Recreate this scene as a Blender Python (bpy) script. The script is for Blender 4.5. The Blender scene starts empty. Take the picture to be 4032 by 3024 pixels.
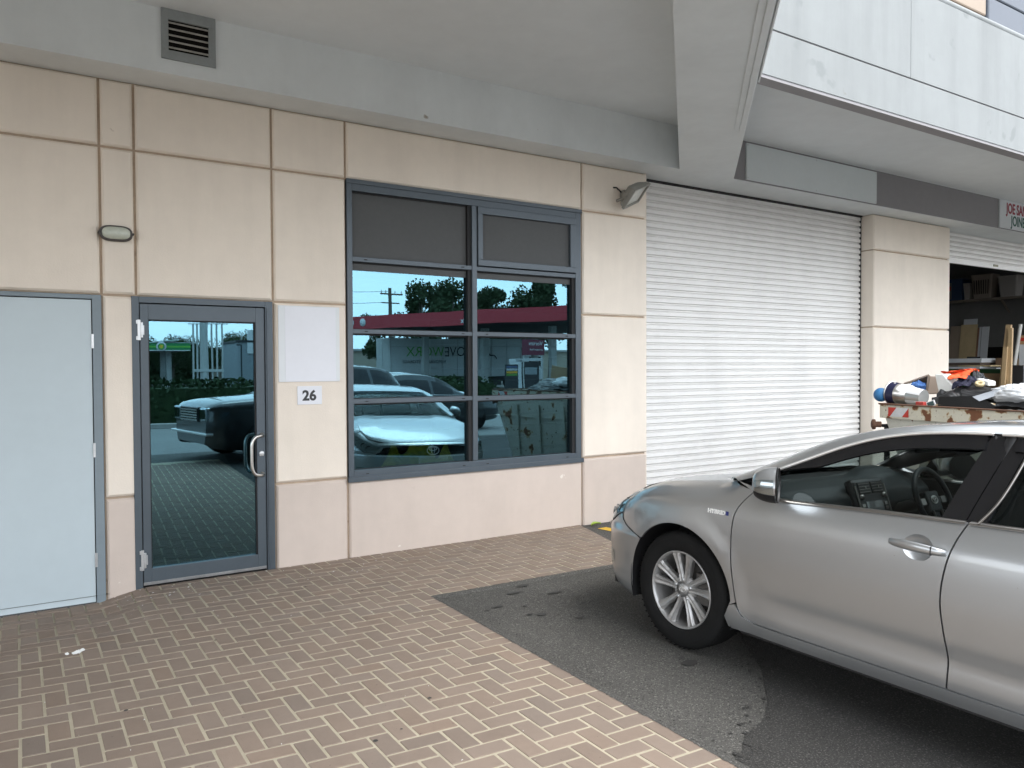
import bpy, bmesh, math, random
from mathutils import Vector, Matrix, noise
from mathutils.geometry import delaunay_2d_cdt
random.seed(7)
S = bpy.context.scene
COL = S.collection
PI = math.pi
sin, cos, rad = math.sin, math.cos, math.radians

# ------------------------------------------------------------------ materials
def nmat(name, color=(.5, .5, .5), rough=.6, metal=0., spec=.5, vary=0., vscale=4., bump=0., bscale=200.,
         coat=0., coord='Position', streak=None, attr=None, dirt=None, hue=None):
    """Principled material: base colour broken up by two scales of noise, fine bump."""
    m = bpy.data.materials.new(name); m.use_nodes = True
    nt = m.node_tree; N = nt.nodes; L = nt.links
    b = N['Principled BSDF']
    b.inputs['Roughness'].default_value = rough; b.inputs['Metallic'].default_value = metal
    b.inputs['Specular IOR Level'].default_value = spec
    b.inputs['Coat Weight'].default_value = coat; b.inputs['Coat Roughness'].default_value = .03
    if coord == 'Position':
        g = N.new('ShaderNodeNewGeometry'); co = g.outputs['Position']
    else:
        g = N.new('ShaderNodeTexCoord'); co = g.outputs['Object']
    rgb = N.new('ShaderNodeRGB'); rgb.outputs[0].default_value = (*color, 1); cur = rgb.outputs[0]
    if attr:
        a = N.new('ShaderNodeAttribute'); a.attribute_name = attr
        mx = N.new('ShaderNodeMix'); mx.data_type = 'RGBA'; mx.blend_type = 'MULTIPLY'; mx.inputs[0].default_value = 1
        L.new(cur, mx.inputs[6]); L.new(a.outputs['Color'], mx.inputs[7]); cur = mx.outputs[2]
    def mul(noisescale, lo, hi, stretch=None, detail=5, fmin=.3, fmax=.7):
        nonlocal cur
        src = co
        if stretch:
            mp = N.new('ShaderNodeMapping'); mp.inputs['Scale'].default_value = stretch
            L.new(co, mp.inputs[0]); src = mp.outputs[0]
        n = N.new('ShaderNodeTexNoise'); n.inputs['Scale'].default_value = noisescale; n.inputs['Detail'].default_value = detail
        n.inputs['Roughness'].default_value = .6
        L.new(src, n.inputs['Vector'])
        r = N.new('ShaderNodeMapRange'); r.inputs[1].default_value = fmin; r.inputs[2].default_value = fmax
        r.inputs[3].default_value = lo; r.inputs[4].default_value = hi
        L.new(n.outputs[0], r.inputs[0])
        mx = N.new('ShaderNodeMix'); mx.data_type = 'RGBA'; mx.blend_type = 'MULTIPLY'; mx.inputs[0].default_value = 1
        L.new(cur, mx.inputs[6]); L.new(r.outputs[0], mx.inputs[7]); cur = mx.outputs[2]
    if vary:
        mul(vscale, 1 - vary, 1 + vary * .6)
        mul(vscale * 9, 1 - vary * .5, 1 + vary * .4)
    if streak:
        mul(streak[0], 1 - streak[1], 1.0, stretch=streak[2], fmin=.28, fmax=.55)
    if dirt:     # dirt = (scale, threshold, colour, softness): spots and blotches with a shape of their own
        for sc, th, dc, so in dirt:
            n = N.new('ShaderNodeTexNoise'); n.inputs['Scale'].default_value = sc; n.inputs['Detail'].default_value = 4
            L.new(co, n.inputs['Vector'])
            r = N.new('ShaderNodeMapRange'); r.inputs[1].default_value = th; r.inputs[2].default_value = th + so
            L.new(n.outputs[0], r.inputs[0])
            mx = N.new('ShaderNodeMix'); mx.data_type = 'RGBA'
            L.new(r.outputs[0], mx.inputs[0]); L.new(cur, mx.inputs[6]); mx.inputs[7].default_value = (*dc, 1); cur = mx.outputs[2]
    L.new(cur, b.inputs['Base Color'])
    if bump:
        n = N.new('ShaderNodeTexNoise'); n.inputs['Scale'].default_value = bscale; n.inputs['Detail'].default_value = 3
        L.new(co, n.inputs['Vector'])
        bp = N.new('ShaderNodeBump'); bp.inputs['Strength'].default_value = bump; bp.inputs['Distance'].default_value = .01
        L.new(n.outputs[0], bp.inputs['Height']); L.new(bp.outputs[0], b.inputs['Normal'])
    return m

def glassmat(name, tint_t, tint_r, refl, fres=1.0, wav=0.0, wscale=1.2):
    """Tinted sheet glass: transparent body plus a clear mirror-like coat."""
    m = bpy.data.materials.new(name); m.use_nodes = True
    nt = m.node_tree; N = nt.nodes; L = nt.links
    N.remove(N['Principled BSDF']); out = N['Material Output']
    t = N.new('ShaderNodeBsdfTransparent'); t.inputs[0].default_value = (*tint_t, 1)
    g = N.new('ShaderNodeBsdfGlossy'); g.inputs['Roughness'].default_value = .0; g.inputs[0].default_value = (*tint_r, 1)
    lw = N.new('ShaderNodeFresnel'); bk_ = N.new('ShaderNodeNewGeometry'); io = N.new('ShaderNodeMath'); io.operation = 'MULTIPLY_ADD'; io.inputs[1].default_value = -.8333; io.inputs[2].default_value = 1.5
    L.new(bk_.outputs['Backfacing'], io.inputs[0]); L.new(io.outputs[0], lw.inputs[0])      # same sheet from either side
    r = N.new('ShaderNodeMath'); r.operation = 'MULTIPLY_ADD'; r.use_clamp = True
    r.inputs[1].default_value = fres; r.inputs[2].default_value = refl
    L.new(lw.outputs[0], r.inputs[0])
    mx = N.new('ShaderNodeMixShader'); L.new(r.outputs[0], mx.inputs[0]); L.new(t.outputs[0], mx.inputs[1]); L.new(g.outputs[0], mx.inputs[2])
    L.new(mx.outputs[0], out.inputs[0])
    if wav:
        ge = N.new('ShaderNodeNewGeometry')
        n = N.new('ShaderNodeTexNoise'); n.inputs['Scale'].default_value = wscale; n.inputs['Detail'].default_value = 1.5
        L.new(ge.outputs['Position'], n.inputs['Vector'])
        bp = N.new('ShaderNodeBump'); bp.inputs['Strength'].default_value = 1; bp.inputs['Distance'].default_value = wav
        L.new(n.outputs[0], bp.inputs['Height']); L.new(bp.outputs[0], g.inputs['Normal']); L.new(bp.outputs[0], lw.inputs['Normal'])
    return m

def emit(name, color, st):
    m = bpy.data.materials.new(name); m.use_nodes = True
    b = m.node_tree.nodes['Principled BSDF']; b.inputs['Emission Color'].default_value = (*color, 1); b.inputs['Emission Strength'].default_value = st
    return m

M = {}
M['peach'] = nmat('peach_render', (.81, .725, .63), .85, spec=.2, vary=.05, vscale=.7, bump=.12, bscale=90, streak=(3, .07, (1, 1, .12)),
                  dirt=[(6.5, .735, (.45, .36, .28), .03), (38, .77, (.40, .32, .25), .02)])
M['dado'] = nmat('taupe_render', (.60, .512, .452), .85, spec=.2, vary=.05, vscale=.9, bump=.12, bscale=90, streak=(3, .06, (1, 1, .2)),
                 dirt=[(9, .71, (.72, .66, .60), .02), (3.1, .70, (.50, .42, .365), .04), (30, .76, (.36, .29, .25), .02)])
M['groove'] = nmat('groove_sealant', (.47, .37, .28), .9, spec=.1, vary=.15, vscale=5, dirt=[(7, .67, (.20, .15, .11), .10)])
M['white_conc'] = nmat('white_painted_concrete', (.72, .75, .755), .75, spec=.25, vary=.05, vscale=.8, bump=.06, bscale=60, streak=(2.2, .06, (1, 1, .15)),
                       dirt=[(5.5, .74, (.36, .33, .28), .04)])
M['soffit'] = nmat('soffit_paint', (.755, .785, .795), .8, spec=.2, vary=.05, vscale=.6, bump=.05, bscale=60, dirt=[(4.5, .76, (.38, .34, .29), .05)])
M['fascia'] = nmat('fascia_paint', (.265, .278, .278), .7, spec=.3, vary=.05, vscale=.9, bump=.04, bscale=50, streak=(2.4, .17, (1, 1, .10)),
                   dirt=[(2.2, .66, (.215, .228, .228), .03), (7, .75, (.20, .195, .18), .05)])
M['band'] = nmat('grey_band_paint', (.27, .258, .265), .6, vary=.05, vscale=1.5)
M['sheet_sign'] = nmat('aluminium_sign', (.70, .745, .75), .45, spec=.5, vary=.03, vscale=2)
M['white_panel'] = nmat('white_sign_face', (.70, .725, .745), .45, vary=.03, vscale=2)
M['white_film'] = nmat('paper_film', (.745, .755, .80), .5, vary=.02, vscale=3)
M['red_ink'] = nmat('red_lettering', (.32, .035, .06), .5)
M['green_ink'] = nmat('green_lettering', (.01, .10, .075), .5)
M['black_ink'] = nmat('black_lettering', (.03, .03, .032), .5)
M['frame'] = nmat('slate_aluminium', (.085, .105, .124), .42, metal=.3, vary=.06, vscale=3, bump=.01, bscale=150)
M['gasket'] = nmat('black_gasket', (.012, .012, .013), .7)
M['steel_frame'] = nmat('door_frame_paint', (.20, .245, .275), .5, vary=.06, vscale=4)
M['leaf'] = nmat('pale_blue_door_paint', (.49, .565, .60), .42, vary=.03, vscale=1.2, bump=.015, bscale=25,
                 dirt=[(5, .765, (.34, .40, .41), .03), (11, .80, (.45, .36, .25), .02)])
M['steel'] = nmat('brushed_steel', (.62, .60, .57), .28, metal=1, vary=.05, vscale=20)
M['zinc'] = nmat('zinc_hinge', (.62, .63, .64), .38, metal=.8, vary=.08, vscale=30)
M['pane'] = glassmat('mirror_tint_glass', (.46, .52, .50), (.39, .74, .92), .238, .35, .0011, 1.1)
M['blind'] = nmat('grey_blind', (.105, .108, .11), .8, spec=.15, vary=.04, vscale=30, bump=.05, bscale=600)
M['interior'] = nmat('dark_interior', (.022, .022, .024), .9, spec=.1, vary=.1, vscale=2)
M['shutter'] = nmat('shutter_white', (.79, .775, .755), .42, spec=.5, vary=.04, vscale=2, streak=(3, .05, (1, 1, .15)))
M['vent'] = nmat('vent_grey', (.27, .29, .29), .55, vary=.08, vscale=6)
M['vent_in'] = nmat('vent_louvre', (.46, .44, .40), .6, vary=.2, vscale=12)
M['dark'] = nmat('void_black', (.012, .011, .010), .95, spec=.05)
M['lamp_body'] = nmat('bulkhead_lamp_body', (.07, .062, .058), .5, vary=.25, vscale=40)
M['lamp_glass'] = nmat('frosted_lens', (.52, .55, .47), .18, spec=.6, vary=.10, vscale=25)
M['flood'] = nmat('flood_housing', (.27, .265, .24), .5, vary=.1, vscale=30)
M['flood_glass'] = nmat('flood_lens', (.66, .66, .62), .12, spec=.8, vary=.12, vscale=18)
M['brick'] = nmat('clay_paver', (.262, .206, .167), .86, spec=.25, vary=.06, vscale=3.0, bump=.55, bscale=210, attr='tone',
                  dirt=[(2.3, .685, (.17, .135, .11), .10), (42, .70, (.16, .12, .095), .05)])
M['mortar'] = nmat('joint_sand', (.48, .43, .33), .95, spec=.1, vary=.10, vscale=5, bump=.5, bscale=260)
M['yellow_line'] = nmat('yellow_road_paint', (.75, .46, .04), .7, vary=.15, vscale=14)
M['oil'] = nmat('oil_stain', (.048, .046, .043), .7, vary=.2, vscale=20)
M['flake'] = nmat('paint_flake', (.72, .72, .70), .7)
M['rubber'] = nmat('tyre_rubber', (.010, .010, .010), .8, spec=.2, vary=.15, vscale=10, coord='Object', bump=.1, bscale=120)
M['alloy'] = nmat('silver_alloy', (.42, .415, .41), .42, metal=.7, vary=.05, vscale=12, coord='Object')
M['alloy_dark'] = nmat('brake_iron', (.11, .105, .10), .5, metal=.6, vary=.2, vscale=15, coord='Object')
M['silver'] = nmat('silver_car_paint', (.41, .422, .432), .34, metal=.78, coat=.85, vary=.012, vscale=1.5, coord='Object', dirt=[(85, .775, (.27, .26, .24), .03)])
M['graphite'] = nmat('graphite_car_paint', (.022, .025, .028), .3, metal=.4, coat=1)
M['whitecar'] = nmat('white_car_paint', (.66, .67, .68), .3, metal=0, coat=1)
M['plastic'] = nmat('black_trim', (.016, .016, .017), .45, spec=.45, coord='Object')
M['gloss_black'] = nmat('gloss_black_trim', (.010, .010, .011), .14, spec=.4, coord='Object')
M['seat'] = nmat('charcoal_cloth', (.030, .031, .033), .9, vary=.15, vscale=30, coord='Object')
M['dash'] = nmat('dash_vinyl', (.014, .018, .020), .5, spec=.4, vary=.06, vscale=20, coord='Object', bump=.06, bscale=300)
M['screen'] = nmat('screen_glass', (.16, .165, .17), .12, spec=.7, coord='Object')
M['chrome'] = nmat('bright_trim', (.80, .79, .77), .30, metal=.75, coord='Object')
M['darkchrome'] = nmat('dull_trim', (.25, .235, .22), .3, metal=.9, coord='Object')
M['car_glass'] = glassmat('car_side_glass', (.42, .46, .45), (.9, .95, .95), .0, .6)
M['windscreen'] = glassmat('windscreen_glass', (.55, .62, .62), (.7, .8, .82), .0, .35)
M['lens'] = glassmat('headlamp_lens', (.55, .60, .61), (.9, .97, 1), .22, 1.0)
M['amber'] = nmat('amber_lens', (.55, .33, .16), .2, coord='Object')
M['red_lens'] = nmat('tail_lens', (.28, .012, .012), .15, coord='Object')
M['badge'] = nmat('badge_chrome', (.85, .85, .84), .3, metal=.2, coord='Object')
M['blue_ink'] = nmat('blue_badge_enamel', (.02, .03, .16), .3, coord='Object')

# asphalt: aggregate speckle, old pale part and a darker newer part with a ragged edge
def asphalt(name, c, k=1.0):
    m = nmat(name, c, .88, spec=.35, vary=.14, vscale=1.6, bump=1.0, bscale=150,
             dirt=[(120, .56, (.19 * k, .182 * k, .168 * k), .08), (230, .70, (.34 * k, .33 * k, .31 * k), .03), (100, .60, (.020, .020, .019), .06)])
    return m
M['asphalt'] = asphalt('old_asphalt', (.090, .087, .080))
M['asphalt_new'] = asphalt('newer_asphalt', (.043, .0415, .039), .6)

# ------------------------------------------------------------------ mesh helpers
class MB:
    def __init__(self): self.v = []; self.f = []; self.sm = []; self.mi = []; self.nr = {}
    def add(self, v, f, smooth=False, mi=0, normals=None):
        k = len(self.v); self.v += [tuple(p) for p in v]
        for q in f: self.f.append(tuple(i + k for i in q)); self.sm.append(smooth); self.mi.append(mi)
        if normals:
            for i, n in enumerate(normals): self.nr[k + i] = n
        return self
    def box(self, x0, y0, z0, x1, y1, z1, mi=0):
        return self.add([(x0, y0, z0), (x1, y0, z0), (x1, y1, z0), (x0, y1, z0), (x0, y0, z1), (x1, y0, z1), (x1, y1, z1), (x0, y1, z1)],
                        [(0, 3, 2, 1), (4, 5, 6, 7), (0, 1, 5, 4), (1, 2, 6, 5), (2, 3, 7, 6), (3, 0, 4, 7)], False, mi)
    def obox(self, c, a, b, d, mi=0):
        c, a, b, d = map(Vector, (c, a, b, d))
        v = [c - a - b - d, c + a - b - d, c + a + b - d, c - a + b - d, c - a - b + d, c + a - b + d, c + a + b + d, c - a + b + d]
        return self.add(v, [(0, 3, 2, 1), (4, 5, 6, 7), (0, 1, 5, 4), (1, 2, 6, 5), (2, 3, 7, 6), (3, 0, 4, 7)], False, mi)
    def bar(self, p, q, w, h, up=(0, 0, 1), mi=0):
        p, q = Vector(p), Vector(q); d = (q - p) / 2; n = d.normalized(); u = Vector(up)
        s = n.cross(u); s = (s if s.length > 1e-4 else n.cross(Vector((1, 0, 0)))).normalized(); u = s.cross(n)
        return self.obox((p + q) / 2, d, s * w / 2, u * h / 2, mi)
    def prism(self, poly, f3, d, mi=0):
        """poly 2D, f3 maps (a,b)->point, d offset vector"""
        d = Vector(d); p = [Vector(f3(*q)) for q in poly]; n = len(p)
        v = p + [q + d for q in p]
        fs = [tuple(range(n))[::-1], tuple(range(n, 2 * n))] + [(i, (i + 1) % n, n + (i + 1) % n, n + i) for i in range(n)]
        return self.add(v, fs, False, mi)
    def tube(self, pts, r, n=8, closed=False, mi=0, caps=True):
        pts = [Vector(p) for p in pts]; m = len(pts); v = []; prev = None
        rr = r if isinstance(r, (list, tuple)) else [r] * m
        for i, p in enumerate(pts):
            a = pts[i - 1] if (i or closed) else p; b = pts[(i + 1) % m] if (i < m - 1 or closed) else p
            t = (b - a).normalized()
            if prev is None:
                u = t.cross(Vector((0, 0, 1))); u = (u if u.length > .05 else t.cross(Vector((1, 0, 0)))).normalized()
            else:
                u = (prev - t * prev.dot(t)).normalized()
            w = t.cross(u); prev = u
            v += [p + (u * cos(2 * PI * k / n) + w * sin(2 * PI * k / n)) * rr[i] for k in range(n)]
        f = []
        for i in range(m if closed else m - 1):
            j = (i + 1) % m
            f += [(i * n + k, i * n + (k + 1) % n, j * n + (k + 1) % n, j * n + k) for k in range(n)]
        self.add(v, f, True, mi)
        if caps and not closed:
            self.add(v[:n], [tuple(range(n))[::-1]], False, mi); self.add(v[-n:], [tuple(range(n))], False, mi)
        return self
    def lathe(self, prof, c, ax, n=24, mi=0, smooth=True, caps=False):
        """prof: (radius, along) pairs"""
        c, ax = Vector(c), Vector(ax).normalized()
        u = ax.cross(Vector((0, 0, 1))); u = (u if u.length > .05 else ax.cross(Vector((1, 0, 0)))).normalized(); w = ax.cross(u)
        v = []
        for r, h in prof: v += [c + ax * h + (u * cos(2 * PI * k / n) + w * sin(2 * PI * k / n)) * r for k in range(n)]
        f = []
        for i in range(len(prof) - 1): f += [(i * n + k, i * n + (k + 1) % n, (i + 1) * n + (k + 1) % n, (i + 1) * n + k) for k in range(n)]
        self.add(v, f, smooth, mi)
        if caps:
            self.add(v[:n], [tuple(range(n))[::-1]], False, mi); self.add(v[-n:], [tuple(range(n))], False, mi)
        return self
    def grid(self, fn, nu, nv, smooth=True, mi=0, flip=False):
        v = [fn(i / nu, j / nv) for i in range(nu + 1) for j in range(nv + 1)]
        k = nv + 1; f = []
        for i in range(nu):
            for j in range(nv):
                q = (i * k + j, (i + 1) * k + j, (i + 1) * k + j + 1, i * k + j + 1)
                f.append(q[::-1] if flip else q)
        return self.add(v, f, smooth, mi)
    def build(self, name, mats, parent=None, bevel=0, seg=2, fix=False):
        me = bpy.data.meshes.new(name); me.from_pydata(self.v, [], self.f)
        mats = mats if isinstance(mats, (list, tuple)) else [mats]
        for m in mats: me.materials.append(m)
        me.polygons.foreach_set('use_smooth', self.sm); me.polygons.foreach_set('material_index', self.mi)
        if fix or bevel:
            bm = bmesh.new(); bm.from_mesh(me)
            if fix: bmesh.ops.remove_doubles(bm, verts=bm.verts, dist=1e-5)
            bmesh.ops.recalc_face_normals(bm, faces=bm.faces)
            if bevel:
                ed = [e for e in bm.edges if len(e.link_faces) == 2 and e.calc_face_angle(0) > .6]
                bmesh.ops.bevel(bm, geom=ed, offset=bevel, segments=seg, affect='EDGES', profile=.5)
            bm.to_mesh(me); bm.free()
        me.update()
        if self.nr and not (fix or bevel):
            ns = [Vector((0, 0, 0))] * len(me.vertices)
            ns = [self.nr.get(i, (0, 0, 0)) for i in range(len(me.vertices))]
            me.normals_split_custom_set_from_vertices(ns)
        o = bpy.data.objects.new(name, me); COL.objects.link(o)
        if parent: o.parent = parent
        return o

def tag(o, label=None, cat=None, group=None, kind=None):
    if label: o['label'] = label
    if cat: o['category'] = cat
    if group: o['group'] = group
    if kind: o['kind'] = kind
    return o
def empty(name, loc=(0, 0, 0), rz=0, label=None, cat=None, group=None):
    o = bpy.data.objects.new(name, None); COL.objects.link(o); o.location = loc; o.rotation_euler = (0, 0, rz)
    o.empty_display_size = .1
    return tag(o, label, cat, group)
def kids(o): return [c for c in COL.objects if c.parent == o]
def copy_tree(o, parent=None):
    c = o.copy(); COL.objects.link(c); c.parent = parent
    for ch in kids(o): copy_tree(ch, c)
    return c
def text_mb(body, size, depth, origin, xd, yd, weight=0.0, align='LEFT', sx=1.0, serif=0.0):
    """Lettering as a solid mesh laid on the plane origin + xd*a + yd*b"""
    cu = bpy.data.curves.new('lettering', 'FONT'); cu.body = body; cu.size = size; cu.extrude = depth / 2; cu.align_x = align
    cu.offset = weight; cu.resolution_u = 4
    o = bpy.data.objects.new('lettering', cu); COL.objects.link(o)
    bpy.context.view_layer.update()
    me = bpy.data.meshes.new_from_object(o.evaluated_get(bpy.context.evaluated_depsgraph_get()))
    bpy.data.objects.remove(o); bpy.data.curves.remove(cu)
    xd, yd = Vector(xd).normalized(), Vector(yd).normalized(); zd = xd.cross(yd); og = Vector(origin)
    mb = MB(); mb.add([og + xd * v.co.x * sx + yd * v.co.y + zd * (v.co.z + depth / 2) for v in me.vertices], [tuple(p.vertices) for p in me.polygons])
    bpy.data.meshes.remove(me)
    return mb
def lerp(a, b, t): return a + (b - a) * t
def interp(tab, x):
    if x <= tab[0][0]: return tab[0][1]
    for (x0, y0), (x1, y1) in zip(tab, tab[1:]):
        if x <= x1: return y0 + (y1 - y0) * (x - x0) / (x1 - x0)
    return tab[-1][1]
def sinterp(tab, x):
    """monotone cubic (Catmull-Rom style) through a table"""
    n = len(tab)
    if x <= tab[0][0]:
        (x0, y0), (x1, y1) = tab[0], tab[1]; return y0 + (y1 - y0) * (x - x0) / (x1 - x0)
    if x >= tab[-1][0]:
        (x0, y0), (x1, y1) = tab[-2], tab[-1]; return y1 + (y1 - y0) * (x - x1) / (x1 - x0)
    for i in range(n - 1):
        if x <= tab[i + 1][0]: break
    x0, y0 = tab[i]; x1, y1 = tab[i + 1]; h = x1 - x0; t = (x - x0) / h
    m0 = (y1 - tab[i - 1][1]) / (x1 - tab[i - 1][0]) if i > 0 else (y1 - y0) / h
    m1 = (tab[i + 2][1] - y0) / (tab[i + 2][0] - x0) if i + 2 < n else (y1 - y0) / h
    return (2 * t**3 - 3 * t**2 + 1) * y0 + (t**3 - 2 * t**2 + t) * h * m0 + (-2 * t**3 + 3 * t**2) * y1 + (t**3 - t**2) * h * m1
def catmull(pts, n=8, closed=False):
    P = [Vector(p) for p in pts]; out = []; m = len(P)
    for i in range(m if closed else m - 1):
        a = P[(i - 1) % m] if (i or closed) else P[0]; b = P[i]; c = P[(i + 1) % m]; d = P[(i + 2) % m] if (i + 2 < m or closed) else P[-1]
        for k in range(n):
            t = k / n
            out.append(.5 * ((2 * b) + (c - a) * t + (2 * a - 5 * b + 4 * c - d) * t * t + (3 * b - a - 3 * c + d) * t**3))
    if not closed: out.append(P[-1])
    return out
# ------------------------------------------------------------------ ground
def smooth01(t): t = max(0, min(1, t)); return t * t * (3 - 2 * t)
def gz(x, y):
    return -.062 * smooth01((.52 - x) / .34) * smooth01(1 + y / 1.25)
ZA = -.012
def az(x, y): return ZA - .022 * max(0, min(2.2, x - 2.9)) * 1.55 * smooth01((-y - 1.42) / 1.0) * smooth01((y + 9.2) / 1.5)
g = MB()      # one sheet to the horizon, left open where the paving dips at the blue door
gx = [-300, -6.0, .60] + [2.9 + .2 * k for k in range(12)] + [40, 300]; gy = [-400, -9.2] + [-9 + .4 * k for k in range(19)] + [-1.6, -1.2, -.8, -.5, .0, 60]
gx.sort(); gy.sort()
for i in range(len(gx) - 1):
    for k in range(len(gy) - 1):
        if (gx[i], gx[i + 1]) == (-6.0, .60) and gy[k] >= -1.61 and gy[k + 1] <= .01: continue
        g.add([(x, y, az(x, y)) for x, y in ((gx[i], gy[k]), (gx[i + 1], gy[k]), (gx[i + 1], gy[k + 1]), (gx[i], gy[k + 1]))], [(0, 1, 2, 3)])
tag(g.build('asphalt', M['asphalt'], fix=True), kind='structure')
M['drive'] = nmat('bounce_concrete', (.20, .198, .19), .9, vary=.12, vscale=.6, bump=.3, bscale=60)
dr = MB(); dr.add([(-60, -9.2, ZA + .002), (60, -9.2, ZA + .002), (60, -15.9, ZA + .002), (-60, -15.9, ZA + .002)], [(0, 3, 2, 1)]); tag(dr.build('driveway', M['drive']), kind='structure')  # pale sheet added over the asphalt to bounce light up onto the soffits
XE = lambda y: 2.208 + (-1.325 - y) * .0322
YE = lambda x: -1.325 - .0234 * (x - 2.208)
XD = lambda y: 4.49 + .25 * y
def clip(poly, fn):
    out = []
    for i in range(len(poly)):
        a, b = poly[i], poly[(i + 1) % len(poly)]; fa, fb = fn(*a), fn(*b)
        if fa >= 0: out.append(a)
        if (fa >= 0) != (fb >= 0):
            t = fa / (fa - fb); out.append((a[0] + (b[0] - a[0]) * t, a[1] + (b[1] - a[1]) * t))
    return out
far_edge = lambda x, y: y - (-7.9 + .10 * (x - 2) ** 2 if x > -1 else -7.0)
def regions(poly):
    r1 = clip(clip(clip(poly, lambda x, y: XE(y) - x), lambda x, y: -.001 - y), far_edge)
    r2 = clip(clip(clip(clip(poly, lambda x, y: x - XE(y)), lambda x, y: y - YE(x)), lambda x, y: XD(y) - x), lambda x, y: -.001 - y)
    return [r for r in (r1, r2) if len(r) > 2]
def pav(p, q):
    x = 1.515 + p - .040 * q
    y = -3.284 + q - .052 * p + (.028 * (-p) ** 1.4 if p < 0 else 0)
    return (x, y)
w = .0965; j = .0066
bk = MB(); tones = []
for a in range(-78, 34):
    for b in range(-44, 40):
        d = (a - b) % 4
        if d == 0: rect = (a * w, b * w, (a + 2) * w, (b + 1) * w)
        elif d == 3: rect = (a * w, b * w, (a + 1) * w, (b + 2) * w)
        else: continue
        jx, jy = [random.uniform(-.0013, .0013) for _ in (0, 1)]
        x0, y0, x1, y1 = rect[0] + j + jx, rect[1] + j + jy, rect[2] - j + jx, rect[3] - j + jy
        ch = .006
        pts = [(x0 + ch * .4, y0), (x1 - ch * .4, y0), (x1, y0 + ch * .4), (x1, y1 - ch * .4), (x1 - ch * .4, y1), (x0 + ch * .4, y1), (x0, y1 - ch * .4), (x0, y0 + ch * .4)]
        t = random.gauss(1, .042); tint = random.gauss(0, .012)
        dd = (pav((x0 + x1) / 2, (y0 + y1) / 2)[0] - .02) ** 2 * 6 + (pav((x0 + x1) / 2, (y0 + y1) / 2)[1] + 2.36) ** 2 * 40; t *= 1 - .20 * math.exp(-dd) * random.uniform(.5, 1)
        tl = (random.uniform(-.006, .006), random.uniform(-.006, .006)); cx, cy = pav((x0 + x1) / 2, (y0 + y1) / 2)
        for r in regions([pav(*p) for p in pts]):
            n = len(r); k = len(bk.v); mx = sum(p[0] for p in r) / n; my = sum(p[1] for p in r) / n
            z = lambda p: gz(*p) + (p[0] - cx) * tl[0] + (p[1] - cy) * tl[1]
            ins = [(p[0] + (mx - p[0]) * .025, p[1] + (my - p[1]) * .025) for p in r]
            bk.v += [(p[0], p[1], z(p)) for p in ins] + [(p[0], p[1], z(p) - .0022) for p in r] + [(p[0], p[1], z(p) - .02) for p in r]
            bk.f.append(tuple(range(k, k + n))); bk.sm.append(False); bk.mi.append(0)
            for lv in (0, 1):
                for i in range(n):
                    i2 = (i + 1) % n; o_ = k + lv * n
                    bk.f.append((o_ + i, o_ + n + i, o_ + n + i2, o_ + i2)); bk.sm.append(False); bk.mi.append(0)
            tones += [(t * (1 + tint), t, t * (1 - tint), 1)] * (3 * n)
bo = bk.build('brick_paving', M['brick'])
at = bo.data.color_attributes.new('tone', 'FLOAT_COLOR', 'POINT')
at.data.foreach_set('color', [c for t in tones for c in t])
tag(bo, kind='structure')
ms = MB()
for i in range(120):
    for k in range(86):
        q = [(-6.2 + (i + di) * .09, -7.8 + (k + dk) * .091) for di, dk in ((0, 0), (1, 0), (1, 1), (0, 1))]
        for r in regions(q):
            ms.add([(p[0], p[1], gz(*p) - .0028 - .004 * smooth01((.75 - p[0]) / .3) * smooth01(1 + p[1] / 1.1)) for p in r], [tuple(range(len(r)))])
tag(ms.build('joint_sand', M['mortar']), kind='structure')

# newer, darker asphalt under and beside the car, with a ragged edge
edge = [(5.6, -1.9), (4.6, -2.05), (3.9, -2.5), (3.45, -3.0), (3.17, -3.37), (2.93, -3.6), (2.74, -3.75), (2.51, -3.84), (2.30, -3.95)]
rag = []
for (ax_, ay), (bx, by) in zip(edge, edge[1:]):
    for k in range(22):
        t = k / 22; n = noise.noise(Vector((ax_ + (bx - ax_) * t, ay + (by - ay) * t, 0)) * 7) * .07 + noise.noise(Vector((ay + (by - ay) * t, ax_, 3)) * 25) * .035 + random.uniform(-.012, .012)
        rag.append((ax_ + (bx - ax_) * t + n, ay + (by - ay) * t + n))
rag += [(2.315, -3.96), (2.40, -6.6), (2.7, -9), (12, -9), (12, -3)]
an = MB(); vv = [(x, y, ZA + .004) for x, y in rag]
nr_ = len(rag); grd = [(2.45 + .2 * i, -8.8 + .2 * k) for i in range(46) for k in range(34)]; grd += [(2.9 + .2 * i, -9 + .4 * k) for i in range(12) for k in range(19)]
res = delaunay_2d_cdt([Vector(p) for p in rag + grd], [], [list(range(nr_))], 1, 1e-5)
an.add([(p.x, p.y, az(p.x, p.y) + .004) for p in res[0]], [tuple(f) for f in res[2]])
for c_i in range(90):      # crumbs of the newer mix left along its edge
    i = random.randrange(0, 8); (ax_, ay), (bx, by) = edge[i], edge[i + 1]; t = random.random()
    x, y = ax_ + (bx - ax_) * t + random.gauss(-.03, .05), ay + (by - ay) * t + random.gauss(.0, .05); r = random.uniform(.004, .015)
    if x < XE(y) + .03 or y > -1.5: continue
    an.add([(x + cos(2 * PI * k / 9) * r * random.uniform(.6, 1.3), y + sin(2 * PI * k / 9) * r * random.uniform(.6, 1.3), az(x, y) + .0046 + .00004 * c_i) for k in range(9)], [tuple(range(9))])
tag(an.build('asphalt_patch', M['asphalt_new']), kind='structure')

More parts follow.
